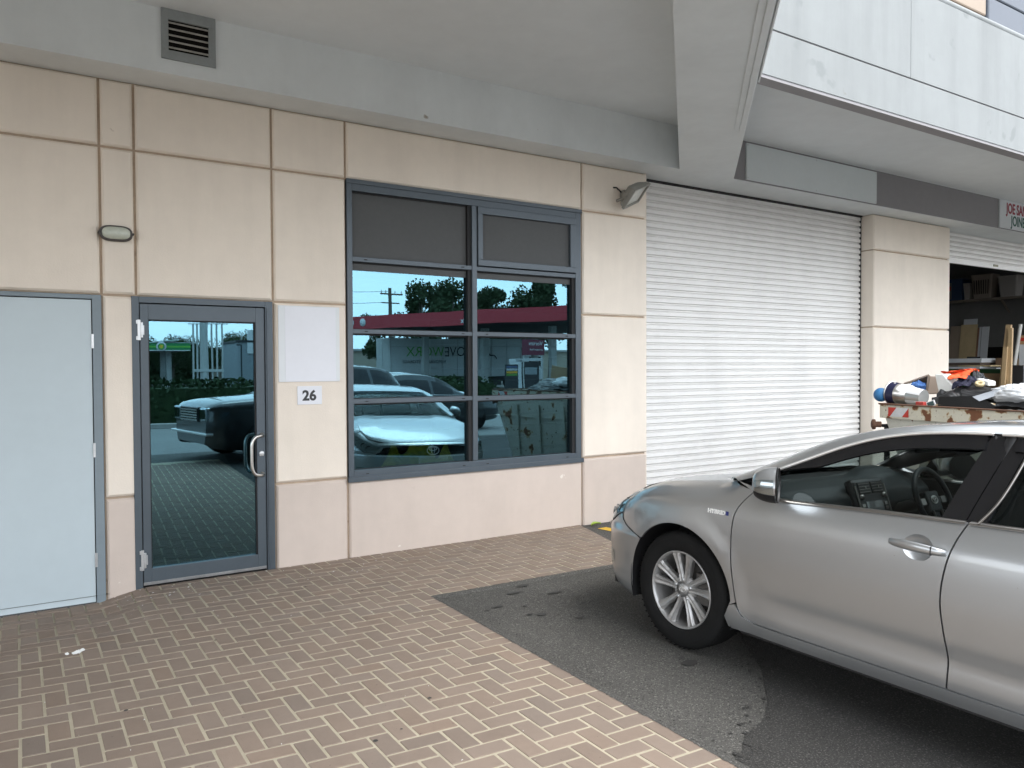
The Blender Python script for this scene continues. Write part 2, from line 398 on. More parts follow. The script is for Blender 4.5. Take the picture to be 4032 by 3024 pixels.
eg = MB()      # crumbled asphalt lapping a few millimetres over the cut bricks
def crumb(path):
    n = len(path); v = []
    for i, (x, y, nx, ny) in enumerate(path):
        d = .004 + .011 * abs(noise.noise(Vector((x * 31, y * 31, 4)))) + random.uniform(0, .006)
        v += [(x + nx * d, y + ny * d, gz(x, y) + .0015), (x - nx * .02, y - ny * .02, gz(x, y) + .003), (x - nx * .05, y - ny * .05, ZA + .001)]
    eg.add(v, [(i * 3 + k, i * 3 + k + 1, i * 3 + 4 + k, i * 3 + 3 + k) for i in range(n - 1) for k in (0, 1)])
crumb([(XE(-1.325 - .012 * k), -1.325 - .012 * k, -1, 0) for k in range(250)])
crumb([(2.208 + .012 * k, YE(2.208 + .012 * k), 0, 1) for k in range(165)])
tag(eg.build('asphalt_edge', M['asphalt']), kind='structure')
st = MB()
for (x, y, r, e) in [(2.895, -3.118, .052, .6), (2.909, -3.042, .014, .7), (2.658, -2.035, .035, .7), (2.496, -1.748, .045, .35), (2.83, -2.215, .03, .7), (2.60, -1.99, .02, .8),
                     (2.891, -1.44, .05, .4), (3.071, -2.249, .03, .5), (2.75, -1.55, .06, .3), (3.02, -2.0, .022, .5), (2.66, -1.83, .018, .6), (3.3, -3.25, .07, .4), (3.25, -3.35, .05, .5),
                     (2.95, -2.3, .02, .5), (3.0, -1.7, .06, .3), (2.40, -1.78, .02, .5), (2.2, -1.62, .02, .5)]:
    n = 22; a0 = random.uniform(0, 6)
    st.add([(x + cos(2 * PI * k / n) * r * (1 + .28 * noise.noise(Vector((cos(2 * PI * k / n) * 1.6 + a0, sin(2 * PI * k / n) * 1.6, x * 9)))),
             y + sin(2 * PI * k / n) * r * e * (1 + .28 * noise.noise(Vector((cos(2 * PI * k / n) * 1.6, a0 + sin(2 * PI * k / n) * 1.6, y * 9)))), ZA + .0075) for k in range(n)], [tuple(range(n))])
random.seed(11)
for _ in range(20):
    x, y = random.uniform(-1.2, 2.0), random.uniform(-4.2, -.5); r = random.uniform(.004, .011)
    if x > XE(y) - .05: continue
    st.add([(x + cos(2 * PI * k / 10) * r * random.uniform(.8, 1.2), y + sin(2 * PI * k / 10) * r * random.uniform(.7, 1.1), gz(x, y) + .0018) for k in range(10)], [tuple(range(10))])
tag(st.build('oil_stains', M['oil']), kind='stuff')
yl = MB(); yl.add([(4.56, -.20, ZA + .004), (4.67, -.20, ZA + .004), (4.86, -1.1, ZA + .004), (4.74, -1.1, ZA + .004)], [(0, 3, 2, 1)])
yo = yl.build('road_marking', M['yellow_line']); tag(yo, kind='structure')
# flakes of white paint swept against the wall and across the paving
fl = MB()
def flake(x, y, s, z):
    a = random.uniform(0, 6); c, s_ = cos(a) * s, sin(a) * s
    fl.add([(x + c, y + s_, z + .001), (x - s_ * .5, y + c * .5, z + .004), (x - c, y - s_, z + .001), (x + s_ * .4, y - c * .4, z + .005)], [(0, 1, 2, 3)])
for _ in range(75):
    x = random.choice([random.uniform(1.5, 3.2), random.uniform(.2, .9), random.uniform(.4, 2.2)]); y = -abs(random.gauss(.04, .32)) - .02
    flake(x, y, random.uniform(.002, .010), gz(x, y))
for _ in range(60):
    x = random.uniform(-1.6, 2.1); y = random.uniform(-4.2, -.4); flake(x, y, random.uniform(.002, .007), gz(x, y))
tag(fl.build('paint_flakes', M['flake']), kind='stuff')
pw = MB()
for _ in range(14):
    a, b = random.gauss(0, .014), random.gauss(0, .010)
    pw.obox((.06 + a, -1.19 + b, .004 + random.uniform(0, .008)), (random.uniform(.004, .011), random.uniform(-.005, .005), .003), (-.004, random.uniform(.003, .007), .003), (0, .001, .002))
tag(pw.build('paper_scrap', M['flake'], bevel=.0005, seg=1), 'crumpled scrap of white paper on the paving before the pale blue door', 'litter')
lf = MB(); lf.grid(lambda u, v: (4.62 + (u - .5) * .13, -.10 + (v - .5) * .06 * sin(PI * u) , ZA + .012 + .03 * (v - .5)**2 * 4 * .6 + .012 * sin(u * 3)), 8, 4)
M['leaf_green'] = nmat('fallen_leaf', (.30, .42, .06), .6, vary=.1)
tag(lf.build('fallen_leaf', M['leaf_green']), 'yellow-green fallen leaf on the asphalt beside the wall base', 'leaf')
drop = MB(); drop.grid(lambda u, v: (1.27 + .075 * (u - .5) * (1 + .3 * sin(v * 9)), -.69 + .028 * (v - .5) * (1 + .4 * cos(u * 8)), .0035), 10, 6)
tag(drop.build('gum_spot', M['mortar']), kind='stuff')

# ------------------------------------------------------------------ building
T = 3.665; CE = 4.11; YB = -.31; H1 = 3.183; H2 = 2.132; H3 = .674
A_, B_, C_, D_, E_, F_ = .273, .493, 1.467, 2.07, 4.53, 5.40
PL, PR = 9.48, 11.39
bld = empty('industrial_building', (0, 0, 0), 0, 'cream and taupe rendered industrial building with a white concrete upper deck overhanging its ground floor', 'building')

def panel(mb, x0, x1, z0, z1, y=0., g=.009, ch=.015, back=.03):
    x0 += g; x1 -= g; z0 += g; z1 -= g
    a = [(x0 + ch, y, z0 + ch), (x1 - ch, y, z0 + ch), (x1 - ch, y, z1 - ch), (x0 + ch, y, z1 - ch)]
    b = [(x0, y + ch, z0), (x1, y + ch, z0), (x1, y + ch, z1), (x0, y + ch, z1)]
    c = [(x0, y + back, z0), (x1, y + back, z0), (x1, y + back, z1), (x0, y + back, z1)]
    mb.add(a + b + c, [(0, 1, 2, 3)] + [(i + o, i + 4 + o, (i + 1) % 4 + 4 + o, (i + 1) % 4 + o) for o in (0, 4) for i in range(4)])
up = MB(); lo = MB()
XL = -9.
cols = [(XL, -3.0), (-3.0, A_), (A_, B_), (B_, C_), (C_, D_), (D_, E_), (E_, F_)]
for x0, x1 in cols: panel(up, x0, x1, H1, T + .0)
for x0, x1 in cols:
    if x0 != D_: panel(up, x0, x1, H2, H1)
for x0, x1 in [(XL, -3.0), (-3.0, -.86), (A_, B_), (C_, D_), (E_, F_)]:
    panel(up, x0, x1, H3, H2); lo = MB(); panel(lo, x0, x1, -.12, H3); lo.build('plinth', M['dado'], bld)
lo = MB(); panel(lo, D_, E_, -.12, H3 - .026); lo.build('plinth', M['dado'], bld)
up.build('wall', M['peach'], bld)
bkw = MB()      # the concrete behind the joints, with the openings left open
for x0, x1, z0, z1 in [(XL, -.86, -.2, T), (-.86, A_ - .0, H2, T), (A_, B_ - .035, -.2, H2), (A_, C_, H2, T), (C_ + .0, D_ + .0, -.2, T), (D_, E_, -.2, .645), (D_, E_, H1 + .004, T), (E_ - .012, F_ - .004, -.2, T)]:
    bkw.box(x0, .026, z0, x1, .20, z1)
bkw.build('joint_backing', M['groove'], bld)

# pillar between the two shutters
pm = MB()
for z0, z1 in [(-.12, H2), (H2, H1), (H1, T)]: panel(pm, PL - .007, PR + .007, z0, z1, back=.26)
pm.build('pillar', M['peach'], bld)
pb = MB(); pb.box(PL + .02, .03, -.12, PR - .02, .25, T); pb.build('pillar_core', M['groove'], bld)
ej = MB(); ej.box(F_ - .03, .012, -.12, F_ - .0035, .24, T); ej.build('wall_end', M['peach'], bld)

# bulkhead along the wall, diagonal beam, header over the shutters, soffits
bh = MB(); bh.box(-9, YB, T + .012, 6.2, .2, CE + .05); bh.build('bulkhead', M['white_conc'], bld)
us = MB()       # one flush underside: bulkhead strip, header strip and the diagonal beam
us.add([(-9, .3, T), (20, .3, T), (20, YB, T), (6.38, YB, T), (5.567, YB, T), (-9, YB, T)], [(0, 1, 2, 3, 4, 5)])
us.add([(5.567, YB, T), (6.38, YB, T), (-2.5, -9.19, T), (-3.31, -9.19, T)], [(0, 1, 2, 3)])
us.add([(-9, YB, T), (5.567, YB, T), (5.567, YB, T + .013), (-9, YB, T + .013)], [(0, 1, 2, 3)])
us.add([(6.38, YB, T), (20, YB, T), (20, YB, T + .006), (6.38, YB, T + .006)], [(0, 1, 2, 3)])
us.build('underside', M['white_conc'], bld)
bmz = MB()
bmz.prism([(5.567, YB), (6.38, YB), (-2.5, -9.19), (-3.31, -9.19)], lambda a, b: (a, b, T + .004), (0, 0, .75)); bmz.build('beam', M['white_conc'], bld)
lip = MB()
s2 = math.sqrt(.5)
def diag(t, o): # along the beam's right edge, t metres out from the wall, o inward
    return (6.38 - (t + 0) * s2 - o * s2, YB - t * s2 + o * s2)
p0, p1 = diag(1.80, .015), diag(12.4, .015)
for o, wd, hh in ((.012, .045, .030), (.057, .045, .016)):
    a, b = diag(1.80, o), diag(12.4, o); c, d = diag(12.4, o + wd), diag(1.8, o + wd)
    lip.prism([a, b, c, d], lambda x, y: (x, y, T - hh), (0, 0, hh - .001))
lip.build('drip_lip', M['white_conc'], bld, bevel=.004)
dp = MB()       # parapet standing on the beam's outer edge
a, b = diag(2.90, -.012), diag(12.4, -.012); c, d = diag(12.4, -.001), diag(2.91, -.001)
dp.prism([a, b, c, d], lambda x, y: (x, y, T - .022), (0, 0, 1.17))
c, d = diag(12.4, .12), diag(2.97, .12); a, b = diag(2.90, -.001), diag(12.4, -.001)
dp.prism([a, b, c, d], lambda x, y: (x, y, T + .76), (0, 0, .385)); dp.build('diagonal_parapet', M['white_conc'], bld)
so = MB()
so.prism([(-9, YB), (5.9, YB), (-2.95, -9.19), (-9, -9.19)], lambda a, b: (a, b, CE), (0, 0, .25))
so.prism([(6.35, YB), (20, YB), (20, -2.3), (4.36, -2.3)], lambda a, b: (a, b, CE + .002), (0, 0, .25))
so.build('soffit', M['soffit'], bld)
oe = MB(); oe.box(-9, -9.33, 3.70, -2.5, -9.19, 4.85); oe.build('outer_parapet', M['fascia'], bld)
# parapet over the shutters
fp = MB(); YF = -2.37; XF0 = 4.30
fp.box(XF0, YF, 4.058, 6.243, YF + .13, 4.82); fp.box(6.247, YF, 4.058, 20, YF + .13, 4.82)
fp.box(XF0, YF, 3.715, 20, YF + .13, 4.046)
fp.build('parapet', M['fascia'], bld, bevel=.004)
fg = MB(); fg.box(XF0, YF + .012, 3.72, 20, YF + .12, 4.8); fg.box(XF0, YF + .006, 3.692, 20, YF + .11, 3.714); fg.build('shadow_joint', M['band'], bld)
hr = MB(); hr.tube([(4.4, YF + .05, 4.86), (20, YF + .05, 4.875)], .036, 12)
for k in range(9): hr.tube([(5.2 + k * 1.7, YF + .06, 4.81), (5.2 + k * 1.7, YF + .05, 4.86)], .016, 8)
hr.build('handrail', M['fascia'], bld)
bn = MB(); bn.box(6.30, YB - .004, T + .006, 20, 0.0, CE - .003); bn.build('sign_band', M['band'], bld)
hb = MB(); hb.box(F_ + .0, .30, T - .02, 16, .5, CE); hb.build('lintel', M['white_conc'], bld)
# upper storey seen over the parapet
uw = MB(); panel(uw, 4.0, 12.37, 4.3, 7.02, back=.1); panel(uw, 4.0, 12.37, 7.02, 9.5, back=.1); uw.build('upper_wall', nmat('toned_down_peach', (.36, .295, .24), .85, spec=.2, vary=.05, vscale=.7), bld)  # peach render, darkened in its colour to offset the full skylight up here
M['clad'] = nmat('blue_grey_cladding', (.085, .098, .122), .5, vary=.03, vscale=2)
uc = MB()
for k, (z0, z1) in enumerate([(4.3, 6.0), (6.0, 7.33), (7.33, 9.5)]):
    for x0, x1 in ((12.37, 15.2), (15.2, 20)): panel(uc, x0, x1, z0, z1, y=-.03, back=.13)
uc.build('cladding', M['clad'], bld)
ub = MB(); ub.box(4, .05, 4.3, 20, .3, 9.5); ub.build('upper_backing', M['gasket'], bld)

# rooms behind the openings
rm = MB()
def room(mb, x0, x1, y0, y1, z0, z1):
    mb.box(x0, y0, z0 - .1, x1, y1, z0); mb.box(x0, y0, z1, x1, y1, z1 + .1); mb.box(x0, y1, z0, x1, y1 + .1, z1)
    mb.box(x0 - .1, y0, z0, x0, y1, z1); mb.box(x1, y0, z0, x1 + .1, y1, z1)
room(rm, -.9, 5.30, .21, 5.2, -.08, 3.9); rm.build('office_interior', M['interior'], bld)
M['shopwall'] = nmat('workshop_grey_wall', (.185, .185, .18), .9, spec=.1, vary=.1, vscale=1.5)
rm = MB(); room(rm, 9.6, 17.6, .51, 9.0, -.03, 4.0)
rm.box(9.5, .26, -.03, 9.6, .52, 4); rm.build('workshop_interior', M['shopwall'], bld)
jm = MB(); jm.box(15.6, 0, -.1, 20, .25, T); jm.build('end_wall', M['peach'], bld)

# --- window
win = empty('window', (0, 0, 0)); win.parent = bld
fr = MB(); FY0, FY1 = .004, .11
wx0, wx1, wz0, wz1 = 2.077, 4.518, .650, 3.180
def fbox(x0, x1, z0, z1, y0=FY0, y1=FY1): fr.box(x0, y0, z0, x1, y1, z1)
fbox(wx0, 2.124, wz0, wz1); fbox(4.450, wx1, wz0, wz1); fbox(3.266, 3.316, .738, 3.09, FY0 - .004)
fbox(2.124, 4.450, 3.092, wz1); fbox(2.124, 4.450, wz0, .733)
fr.box(wx0 - .012, -.022, wz0 - .012, wx1 + .012, FY0 + .002, wz0 + .03)          # sill nose
fr.box(wx0 - .004, -.008, wz1 - .03, wx1 + .004, FY0, wz1 + .006)                 # head flashing
rails = [(2.124, 3.266, 2.500, 2.540), (3.316, 4.450, 2.496, 2.536), (2.124, 3.266, 1.893, 1.930), (3.316, 4.450, 1.893, 1.932), (2.124, 3.266, 1.298, 1.338), (3.316, 4.450, 1.292, 1.332)]
for r in rails: fbox(*r, y0=FY0 + .002)
fo = fr.build('frame', M['frame'], win, bevel=.0025)
op = MB(); ox0, ox1, oz0, oz1 = 3.322, 4.440, 2.544, 3.088
for r in [(ox0, ox1, oz1 - .066, oz1), (ox0, ox1, oz0, oz0 + .056), (ox0, ox0 + .05, oz0 + .056, oz1 - .066), (ox1 - .066, ox1, oz0 + .056, oz1 - .066)]:
    op.box(r[0], -.016, r[2], r[1], .05, r[3])
op.build('awning_sash', M['frame'], win, bevel=.003)
wh = MB()
for x, z in [(2.24, 1.318), (3.17, 1.318), (2.24, 1.912), (3.17, 1.912), (2.24, 2.52), (3.17, 2.52), (3.42, 1.912), (4.34, 1.912), (3.42, 1.31), (4.34, 1.31), (2.24, .70), (3.17, .70), (3.42, .70), (4.34, .70), (2.6, .665), (2.95, .665), (3.75, .665), (4.1, .665)]:
    wh = MB(); wh.box(x - .013, FY0 - .0035, z - .004, x + .013, FY0 + .01, z + .004); wh.build('weep_slot', M['gasket'], win)
gk = MB()
for x0, x1, zs in [(2.124, 3.266, [(.733, 1.298), (1.338, 1.893), (1.93, 2.50), (2.54, 3.092)]), (3.316, 4.45, [(.733, 1.292), (1.332, 1.893), (1.932, 2.496)])]:
    for z0, z1 in zs:
        e = .012
        gk.box(x0, .045, z0, x0 + e, .075, z1); gk.box(x1 - .038, .02, z0, x1, .075, z1); gk.box(x0 + e, .045, z1 - e, x1 - .038, .075, z1); gk.box(x0 + e, .05, z0, x1 - .038, .075, z0 + .006)  # wide right strip: the mullion return's shade and reflection put in as black
gk.build('glazing_bead', M['gasket'], win)
YG = .062
for x0, x1, z0, z1 in [(2.13, 3.262, .735, 1.30), (3.32, 4.446, .735, 1.295), (2.13, 3.262, 1.336, 1.895), (3.32, 4.446, 1.33, 1.895), (2.13, 3.262, 1.928, 2.502), (3.32, 4.446, 1.93, 2.498), (2.13, 3.262, 2.538, 3.094), (3.37, 4.378, 2.60, 3.024)]:
    m_ = MB(); m_.box(x0, YG, z0, x1, YG + .008, z1); m_.build('pane', M['pane'], win)
bl = MB()      # grey film over the top lights and a strip below the transom
bl.box(2.125, YG - .009, 2.541, 3.228, YG - .004, 3.092); bl.box(3.37, .02, 2.60, 4.376, .024, 3.024)
bl.box(2.125, YG - .009, 2.432, 3.228, YG - .004, 2.488); bl.box(3.317, YG - .009, 2.432, 4.412, YG - .004, 2.484)
bl.build('grey_film', M['blind'], win)
sb = MB()
for k in range(15): sb.box(2.1, .16, .80 + k * .112, 4.48, .17, .812 + k * .112)
sb.build('security_bar', M['gasket'], win)

# --- glass door
gd = empty('glass_door', (0, 0, 0)); gd.parent = bld
df = MB()
df.box(.460, -.006, -.03, .508, .10, 2.130); df.box(1.400, -.006, -.005, 1.460, .10, 2.130); df.box(.508, -.006, 2.084, 1.400, .10, 2.130)
df.box(1.410, -.016, .0, 1.418, -.005, 2.08)
df.build('door_frame', M['frame'], gd, bevel=.003)
lfm = MB()
lfm.box(.514, .002, .032, .568, .052, 2.078); lfm.box(1.328, .002, .032, 1.394, .052, 2.078); lfm.box(.568, .002, 1.962, 1.328, .052, 2.078); lfm.box(.568, .002, .032, 1.328, .052, .130)
lfm.build('door_leaf', M['frame'], gd, bevel=.003)
dg = MB(); dg.box(.566, .03, .128, 1.330, .038, 1.964); dg.build('pane', M['pane'], gd)
dk = MB()
dk.box(.568, .012, .130, .574, .03, 1.962); dk.box(1.318, .012, .130, 1.328, .03, 1.962); dk.box(.574, .012, 1.954, 1.318, .03, 1.962); dk.box(.46, .06, -.05, 1.4, .09, .032); dk.box(.508, .02, .03, .5145, .06, 2.084); dk.box(1.3935, .02, .03, 1.400, .06, 2.084)
dk.build('glazing_bead', M['gasket'], gd)
ks = MB(); ks.box(.512, -.004, .012, 1.392, .004, .034); ks.build('kick_strip', nmat('dull_aluminium', (.30, .30, .30), .45, metal=.6, vary=.2, vscale=12), gd, bevel=.002)
hd = MB()
pts = [(1.367, .004, 1.075), (1.355, -.035, 1.075), (1.325, -.062, 1.073), (1.295, -.076, 1.062), (1.276, -.082, 1.03), (1.270, -.083, .98), (1.270, -.083, .86), (1.276, -.082, .81), (1.295, -.076, .778), (1.325, -.062, .767), (1.355, -.035, .765), (1.367, .004, .765)]
hd.tube(catmull(pts, 5), .0125, 12)
for z in (1.075, .765): hd.lathe([(.02, 0), (.02, .006), (.013, .010)], (1.367, .002, z), (0, -1, 0), 16)
hd.build('handle', M['steel'], gd)
lk = MB(); lk.lathe([(.0, .012), (.017, .012), (.019, .009), (.019, 0)], (1.362, .002, .930), (0, -1, 0), 18); lk.box(1.346, -.009, .910, 1.378, .002, .945)
lk.build('lock', M['zinc'], gd, bevel=.003)
for z in (1.885, .20):
    h_ = MB(); h_.box(.497, -.014, z - .075, .517, -.004, z + .075); h_.lathe([(.008, -.055), (.0085, -.05), (.0085, .05), (.008, .055)], (.524, -.016, z), (0, 0, 1), 12, caps=True)
    h_.box(.517, -.012, z - .035, .541, .003, z + .035); h_.box(.488, -.012, z - .072, .500, -.004, z - .045); h_.box(.488, -.012, z + .045, .500, -.004, z + .072)
    h_.build('hinge', M['zinc'], gd, bevel=.0015)

# --- pale blue plant-room door
bd = empty('panel_door', (0, 0, 0)); bd.parent = bld
q = MB(); q.box(-.85, .002, -.12, -.80, .09, 2.128); q.box(.213, .002, -.12, .270, .09, 2.128); q.box(-.80, .002, 2.098, .213, .09, 2.128); q.build('door_frame', M['steel_frame'], bd, bevel=.002)
q = MB(); q.box(-.795, .010, -.056, .207, .05, 2.091); q.build('door_leaf', M['leaf'], bd, bevel=.002)
q = MB(); q.box(-.80, .03, -.12, .213, .085, 2.098); q.build('rebate', M['gasket'], bd)
for z in (1.80, 1.027, .244):
    h_ = MB(); h_.lathe([(.0065, -.05), (.0065, .05)], (.2105, .004, z), (0, 0, 1), 10, caps=True); h_.box(.205, -.0005, z - .05, .2205, .004, z + .05); h_.build('hinge', M['steel_frame'] if 0 else M['zinc'], bd)

# --- roller shutters
def shutter(x0, x1, z0, y=.20, top=T):
    mb = MB(); prof = []
    pit = .0752; z = z0; k = 0
    while z < top + .1:
        for dz, dy in ((0, 0), (.003, -.010), (.044, -.009), (.048, .010), (.0515, .015), (.0555, .001), (.0605, .001), (.0635, .015), (.0685, .015), (.0725, .009)):
            if z + dz < top + .1: prof.append((z + dz, dy))
        z += pit
    n = len(prof); v = []
    for x in (x0, x1): v += [(x, y + dy, zz) for zz, dy in prof]
    mb.add(v, [(i, n + i, n + i + 1, i + 1) for i in range(n - 1)])
    return mb
sh = empty('roller_shutter'); sh.parent = bld
shutter(F_ + .03, PL - .018, -.01).build('curtain', M['shutter'], sh)
q = MB(); q.box(F_ - .003, .10, -.1, F_ + .035, .26, T); q.build('guide', M['gasket'], sh); q = MB(); q.box(PL - .016, .188, -.1, PL - .002, .26, T); q.build('guide', M['gasket'], sh)
q = MB(); q.box(F_ + .03, .16, T - .016, PL - .02, .21, T - .001); q.build('head_strip', M['gasket'], sh)
sh2 = empty('roller_shutter'); sh2.parent = bld
shutter(PR + .02, 15.6, 3.225).build('curtain', M['shutter'], sh2)
q = MB(); q.box(PR + .02, .185, 3.185, 15.6, .225, 3.227); q.build('bottom_rail', M['shutter'], sh2, bevel=.004)
q = MB(); q.box(13.05, .178, 3.215, 13.19, .186, 3.25); q.build('maker_plate', nmat('brass_plate', (.16, .15, .06), .4), sh2)
q = MB(); q.box(PR, .13, -.1, PR + .025, .26, T); q.build('guide', M['gasket'], sh2)

# --- fittings on the walls (each a thing of its own)
v = empty('vent_grille', (.825, YB, 3.936), 0, 'square grey louvred vent on the white bulkhead above the cream wall', 'vent')
q = MB(); a_, b_, c_, d_ = -.178, .178, -.173, .173
for x0, x1, z0, z1 in [(a_, b_, .10, d_), (a_, b_, c_, -.112), (a_, -.132, -.112, .10), (.130, b_, -.112, .10)]: q.box(x0, -.02, z0, x1, .0, z1)
q.build('vent_frame', M['vent'], v, bevel=.002)
q = MB()
for k in range(5): q.obox((0, -.006, -.086 + k * .043), (.131, 0, 0), (0, .012, .012), (0, .0012, -.0012))
q.build('louvre', M['vent_in'], v)
q = MB(); q.box(-.132, -.002, -.112, .130, -.0005, .10); q.build('duct', M['dark'], v)

def oval(rx, rz, n=40): # stadium outline
    out = []
    for k in range(n):
        t = 2 * PI * k / n; c, s = cos(t), sin(t)
        out.append((math.copysign(abs(c) ** .62, c) * rx, math.copysign(abs(s) ** .75, s) * rz))
    return out
wl = empty('bulkhead_light', (.369, 0, 2.568), 0, 'oval bulkhead light with dark rim on the narrow cream pier', 'wall light')
def ovl(mb, rings):
    n = 40; vv = []
    for rx, rz, y in rings: vv += [(a, y, b) for a, b in oval(rx, rz, n)]
    mb.add(vv, [(i * n + k, i * n + (k + 1) % n, (i + 1) * n + (k + 1) % n, (i + 1) * n + k) for i in range(len(rings) - 1) for k in range(n)], True)
    mb.add(vv[-n:], [tuple(range(n))], True)
q = MB(); ovl(q, [(.104, .055, 0), (.106, .057, -.02), (.102, .054, -.04), (.090, .044, -.042), (.088, .042, -.034)]);
q.lathe([(.007, 0), (.007, .05)], (-.108, 0, 0), (0, -1, 0), 8, caps=True); q.lathe([(.007, 0), (.007, .05)], (.108, 0, 0), (0, -1, 0), 8, caps=True); q.build('rim', M['lamp_body'], wl)
q = MB(); ovl(q, [(.091, .045, -.03), (.088, .043, -.05), (.075, .034, -.066), (.05, .018, -.074), (.02, .006, -.076)]); q.build('lens', M['lamp_glass'], wl)

fo_ = Vector((5.05, -.22, 3.345))
fld = empty('flood_light', fo_, 0, 'grey metal flood light tilted down on the cream wall beside the roller shutter', 'flood light')
W_ = Vector((.267, .07, .117)); D_v = Vector((.0, .17, -.14)); Nn = W_.cross(D_v).normalized(); Nn = Nn if Nn.y < 0 else -Nn
W_ *= .5; D_v *= .55
q = MB()
for s_, ax_, bx_ in ((1, W_, D_v), (-1, W_, D_v)):
    q.obox(bx_ * s_ * .92, ax_, bx_ * .08, Nn * .016); q.obox(ax_ * s_ * .93, ax_ * .07, bx_ * .84, Nn * .016)
q.build('lamp_frame', M['flood'], fld, bevel=.003)
q = MB()
p_ = [(-.95, -.92), (.95, -.92), (.95, .92), (-.95, .92)]; b_ = [(-.6, -.6), (.6, -.6), (.6, .6), (-.6, .6)]
q.add([W_ * a + D_v * b - Nn * .012 for a, b in p_] + [W_ * a * .97 + D_v * b * .97 - Nn * .04 for a, b in p_] + [W_ * a + D_v * b - Nn * .095 for a, b in b_],
      [(0, 1, 5, 4), (1, 2, 6, 5), (2, 3, 7, 6), (3, 0, 4, 7), (4, 5, 9, 8), (5, 6, 10, 9), (6, 7, 11, 10), (7, 4, 8, 11), (8, 9, 10, 11)])
for k in range(5): q.obox(-Nn * .085 + W_ * (-.4 + .2 * k), W_ * .02, D_v * .6, Nn * .014)
q.build('lamp_housing', M['flood'], fld, fix=True)
q = MB(); q.obox(-Nn * .006, W_ * .87, D_v * .85, Nn * .003); q.build('lens', M['flood_glass'], fld)
q = MB()
for s_ in (-1, 1): q.bar(W_ * s_ * 1.05 - Nn * .03, W_ * s_ * 1.05 + Vector((0, .17, .02)), .012, .03, up=W_)
q.bar(W_ * -1.05 + Vector((0, .175, .02)), W_ * 1.05 + Vector((0, .175, .02)), .012, .03)
q.obox((.02, .185, .045), (.05, 0, 0), (0, .035, 0), (0, 0, .045)); q.build('bracket', M['flood'], fld, bevel=.002)
q = MB(); q.tube([(-.04, .19, .07), (-.08, .175, .085), (-.10, .19, .11), (-.115, .222, .115)], .008, 8); q.build('cable', M['gasket'], fld)

nb = empty('blank_notice', (1.501, 0, 1.80), 0, 'large blank white board on the cream wall above the number plate', 'sign')
q = MB(); q.box(0, -.010, -.308, .50, -.001, .305); q.build('board', M['white_panel'], nb, bevel=.001)
q = MB(); q.box(.053, -.0115, -.3065, .467, -.0098, .295); q.build('paper', M['white_film'], nb)
np_ = empty('number_plate', (1.648, 0, 1.306), 0, 'small white plate with black number 26 beside the glass door', 'sign')
q = MB(); q.box(0, -.008, 0, .20, -.001, .150); q.build('plate', M['white_film'], np_, bevel=.001)
text_mb('26', .113, .002, (.040, -.0078, .036), (1, 0, 0), (0, 0, 1), weight=.0042).build('numerals', M['black_ink'], np_)
sg = empty('blank_sign', (6.562, YB, 3.684), 0, 'blank silver sign panel on the grey band above the closed shutter', 'sign')
q = MB(); q.box(0, -.026, 0, 2.436, -.005, .402); q.build('sign_panel', M['sheet_sign'], sg, bevel=.002)
q = MB()
for x in (.02, 1.218, 2.416):
    for z in (.02, .38): q = MB(); q.lathe([(.008, 0), (.007, .003)], (x, -.026, z), (0, -1, 0), 8, caps=True); q.build('screw', M['zinc'], sg)
js = empty('lettered_sign', (12.126, YB, 3.684), 0, 'white sign with red and green lettering above the half open shutter', 'sign')
q = MB(); q.box(0, -.026, 0, 2.44, -.005, .422); q.build('sign_panel', M['white_panel'], js, bevel=.002)
text_mb('JOE SAN', .215, .003, (.195, -.0255, .235), (1, 0, 0), (0, 0, 1), weight=.006, sx=.78).build('lettering', M['red_ink'], js)
text_mb('JOINERY', .215, .003, (.34, -.0255, .055), (1, 0, 0), (0, 0, 1), weight=.004, sx=.78).build('lettering', M['green_ink'], js)
# ------------------------------------------------------------------ the silver sedan
# car space: s runs back from the front axle, y to the car's right, z up (both sides are built, mirrored)
AR = .375; AZ = .342; RS = 2.775
ZF = [(-.75, .60), (-.60, .735), (-.48, .822), (-.40, .868), (-.30, .905), (-.18, .928), (-.05, .946), (.12, .968), (.30, .990), (.5, 1.0)]
WZ = [(.15, .83), (.21, .862), (.27, .884), (.33, .892), (.42, .896), (.52, .904), (.62, .9115), (.70, .9125), (.78, .911), (.845, .906), (.89, .893), (.94, .873), (.98, .852), (1.03, .826), (1.12, .780), (1.22, .726), (1.32, .668), (1.38, .62)]
WX = [(-1, .965), (-.45, .972), (-.2, .99), (0, .996), (.3, .992), (.7, 1.0), (2.0, 1.002), (2.6, 1.0), (3.0, .985), (3.6, .95)]
def WS(s, z):
    y = sinterp(WZ, z) * sinterp(WX, s)
    d0 = math.hypot(s, z - AZ); d1 = math.hypot(s - RS, z - AZ)     # flared arch lips
    for d in (d0, d1):
        if d < .50: y += .011 * smooth01((.50 - d) / .10)
    if .45 < s < 2.5 and z < .52:                                    # hollow along the lower doors
        y -= .0065 * math.exp(-((z - .40) / .055) ** 2) * smooth01((s - .42) / .35)
    if s < .6:                                                        # fender crown
        zf = sinterp(ZF, s); h = .16; t = (z - (zf - h)) / h
        k = smooth01((.42 - s) / .25)
        if t > 0: y -= k * (.055 * t * t + .085 * t ** 5)
    if s < -.33:
        y *= max(1e-4, 1 - ((-.33 - s) / (.60 - .10 * max(0, (z - .5) / .3))) ** 2.2) ** (1 / 2.2) if (-.33 - s) < .60 - .10 * max(0, (z - .5) / .3) else 1e-2
    if s > 3.0:
        t = min(.999, (s - 3.0) / .86); y *= (1 - t ** 2.6) ** (1 / 2.6)
    return y
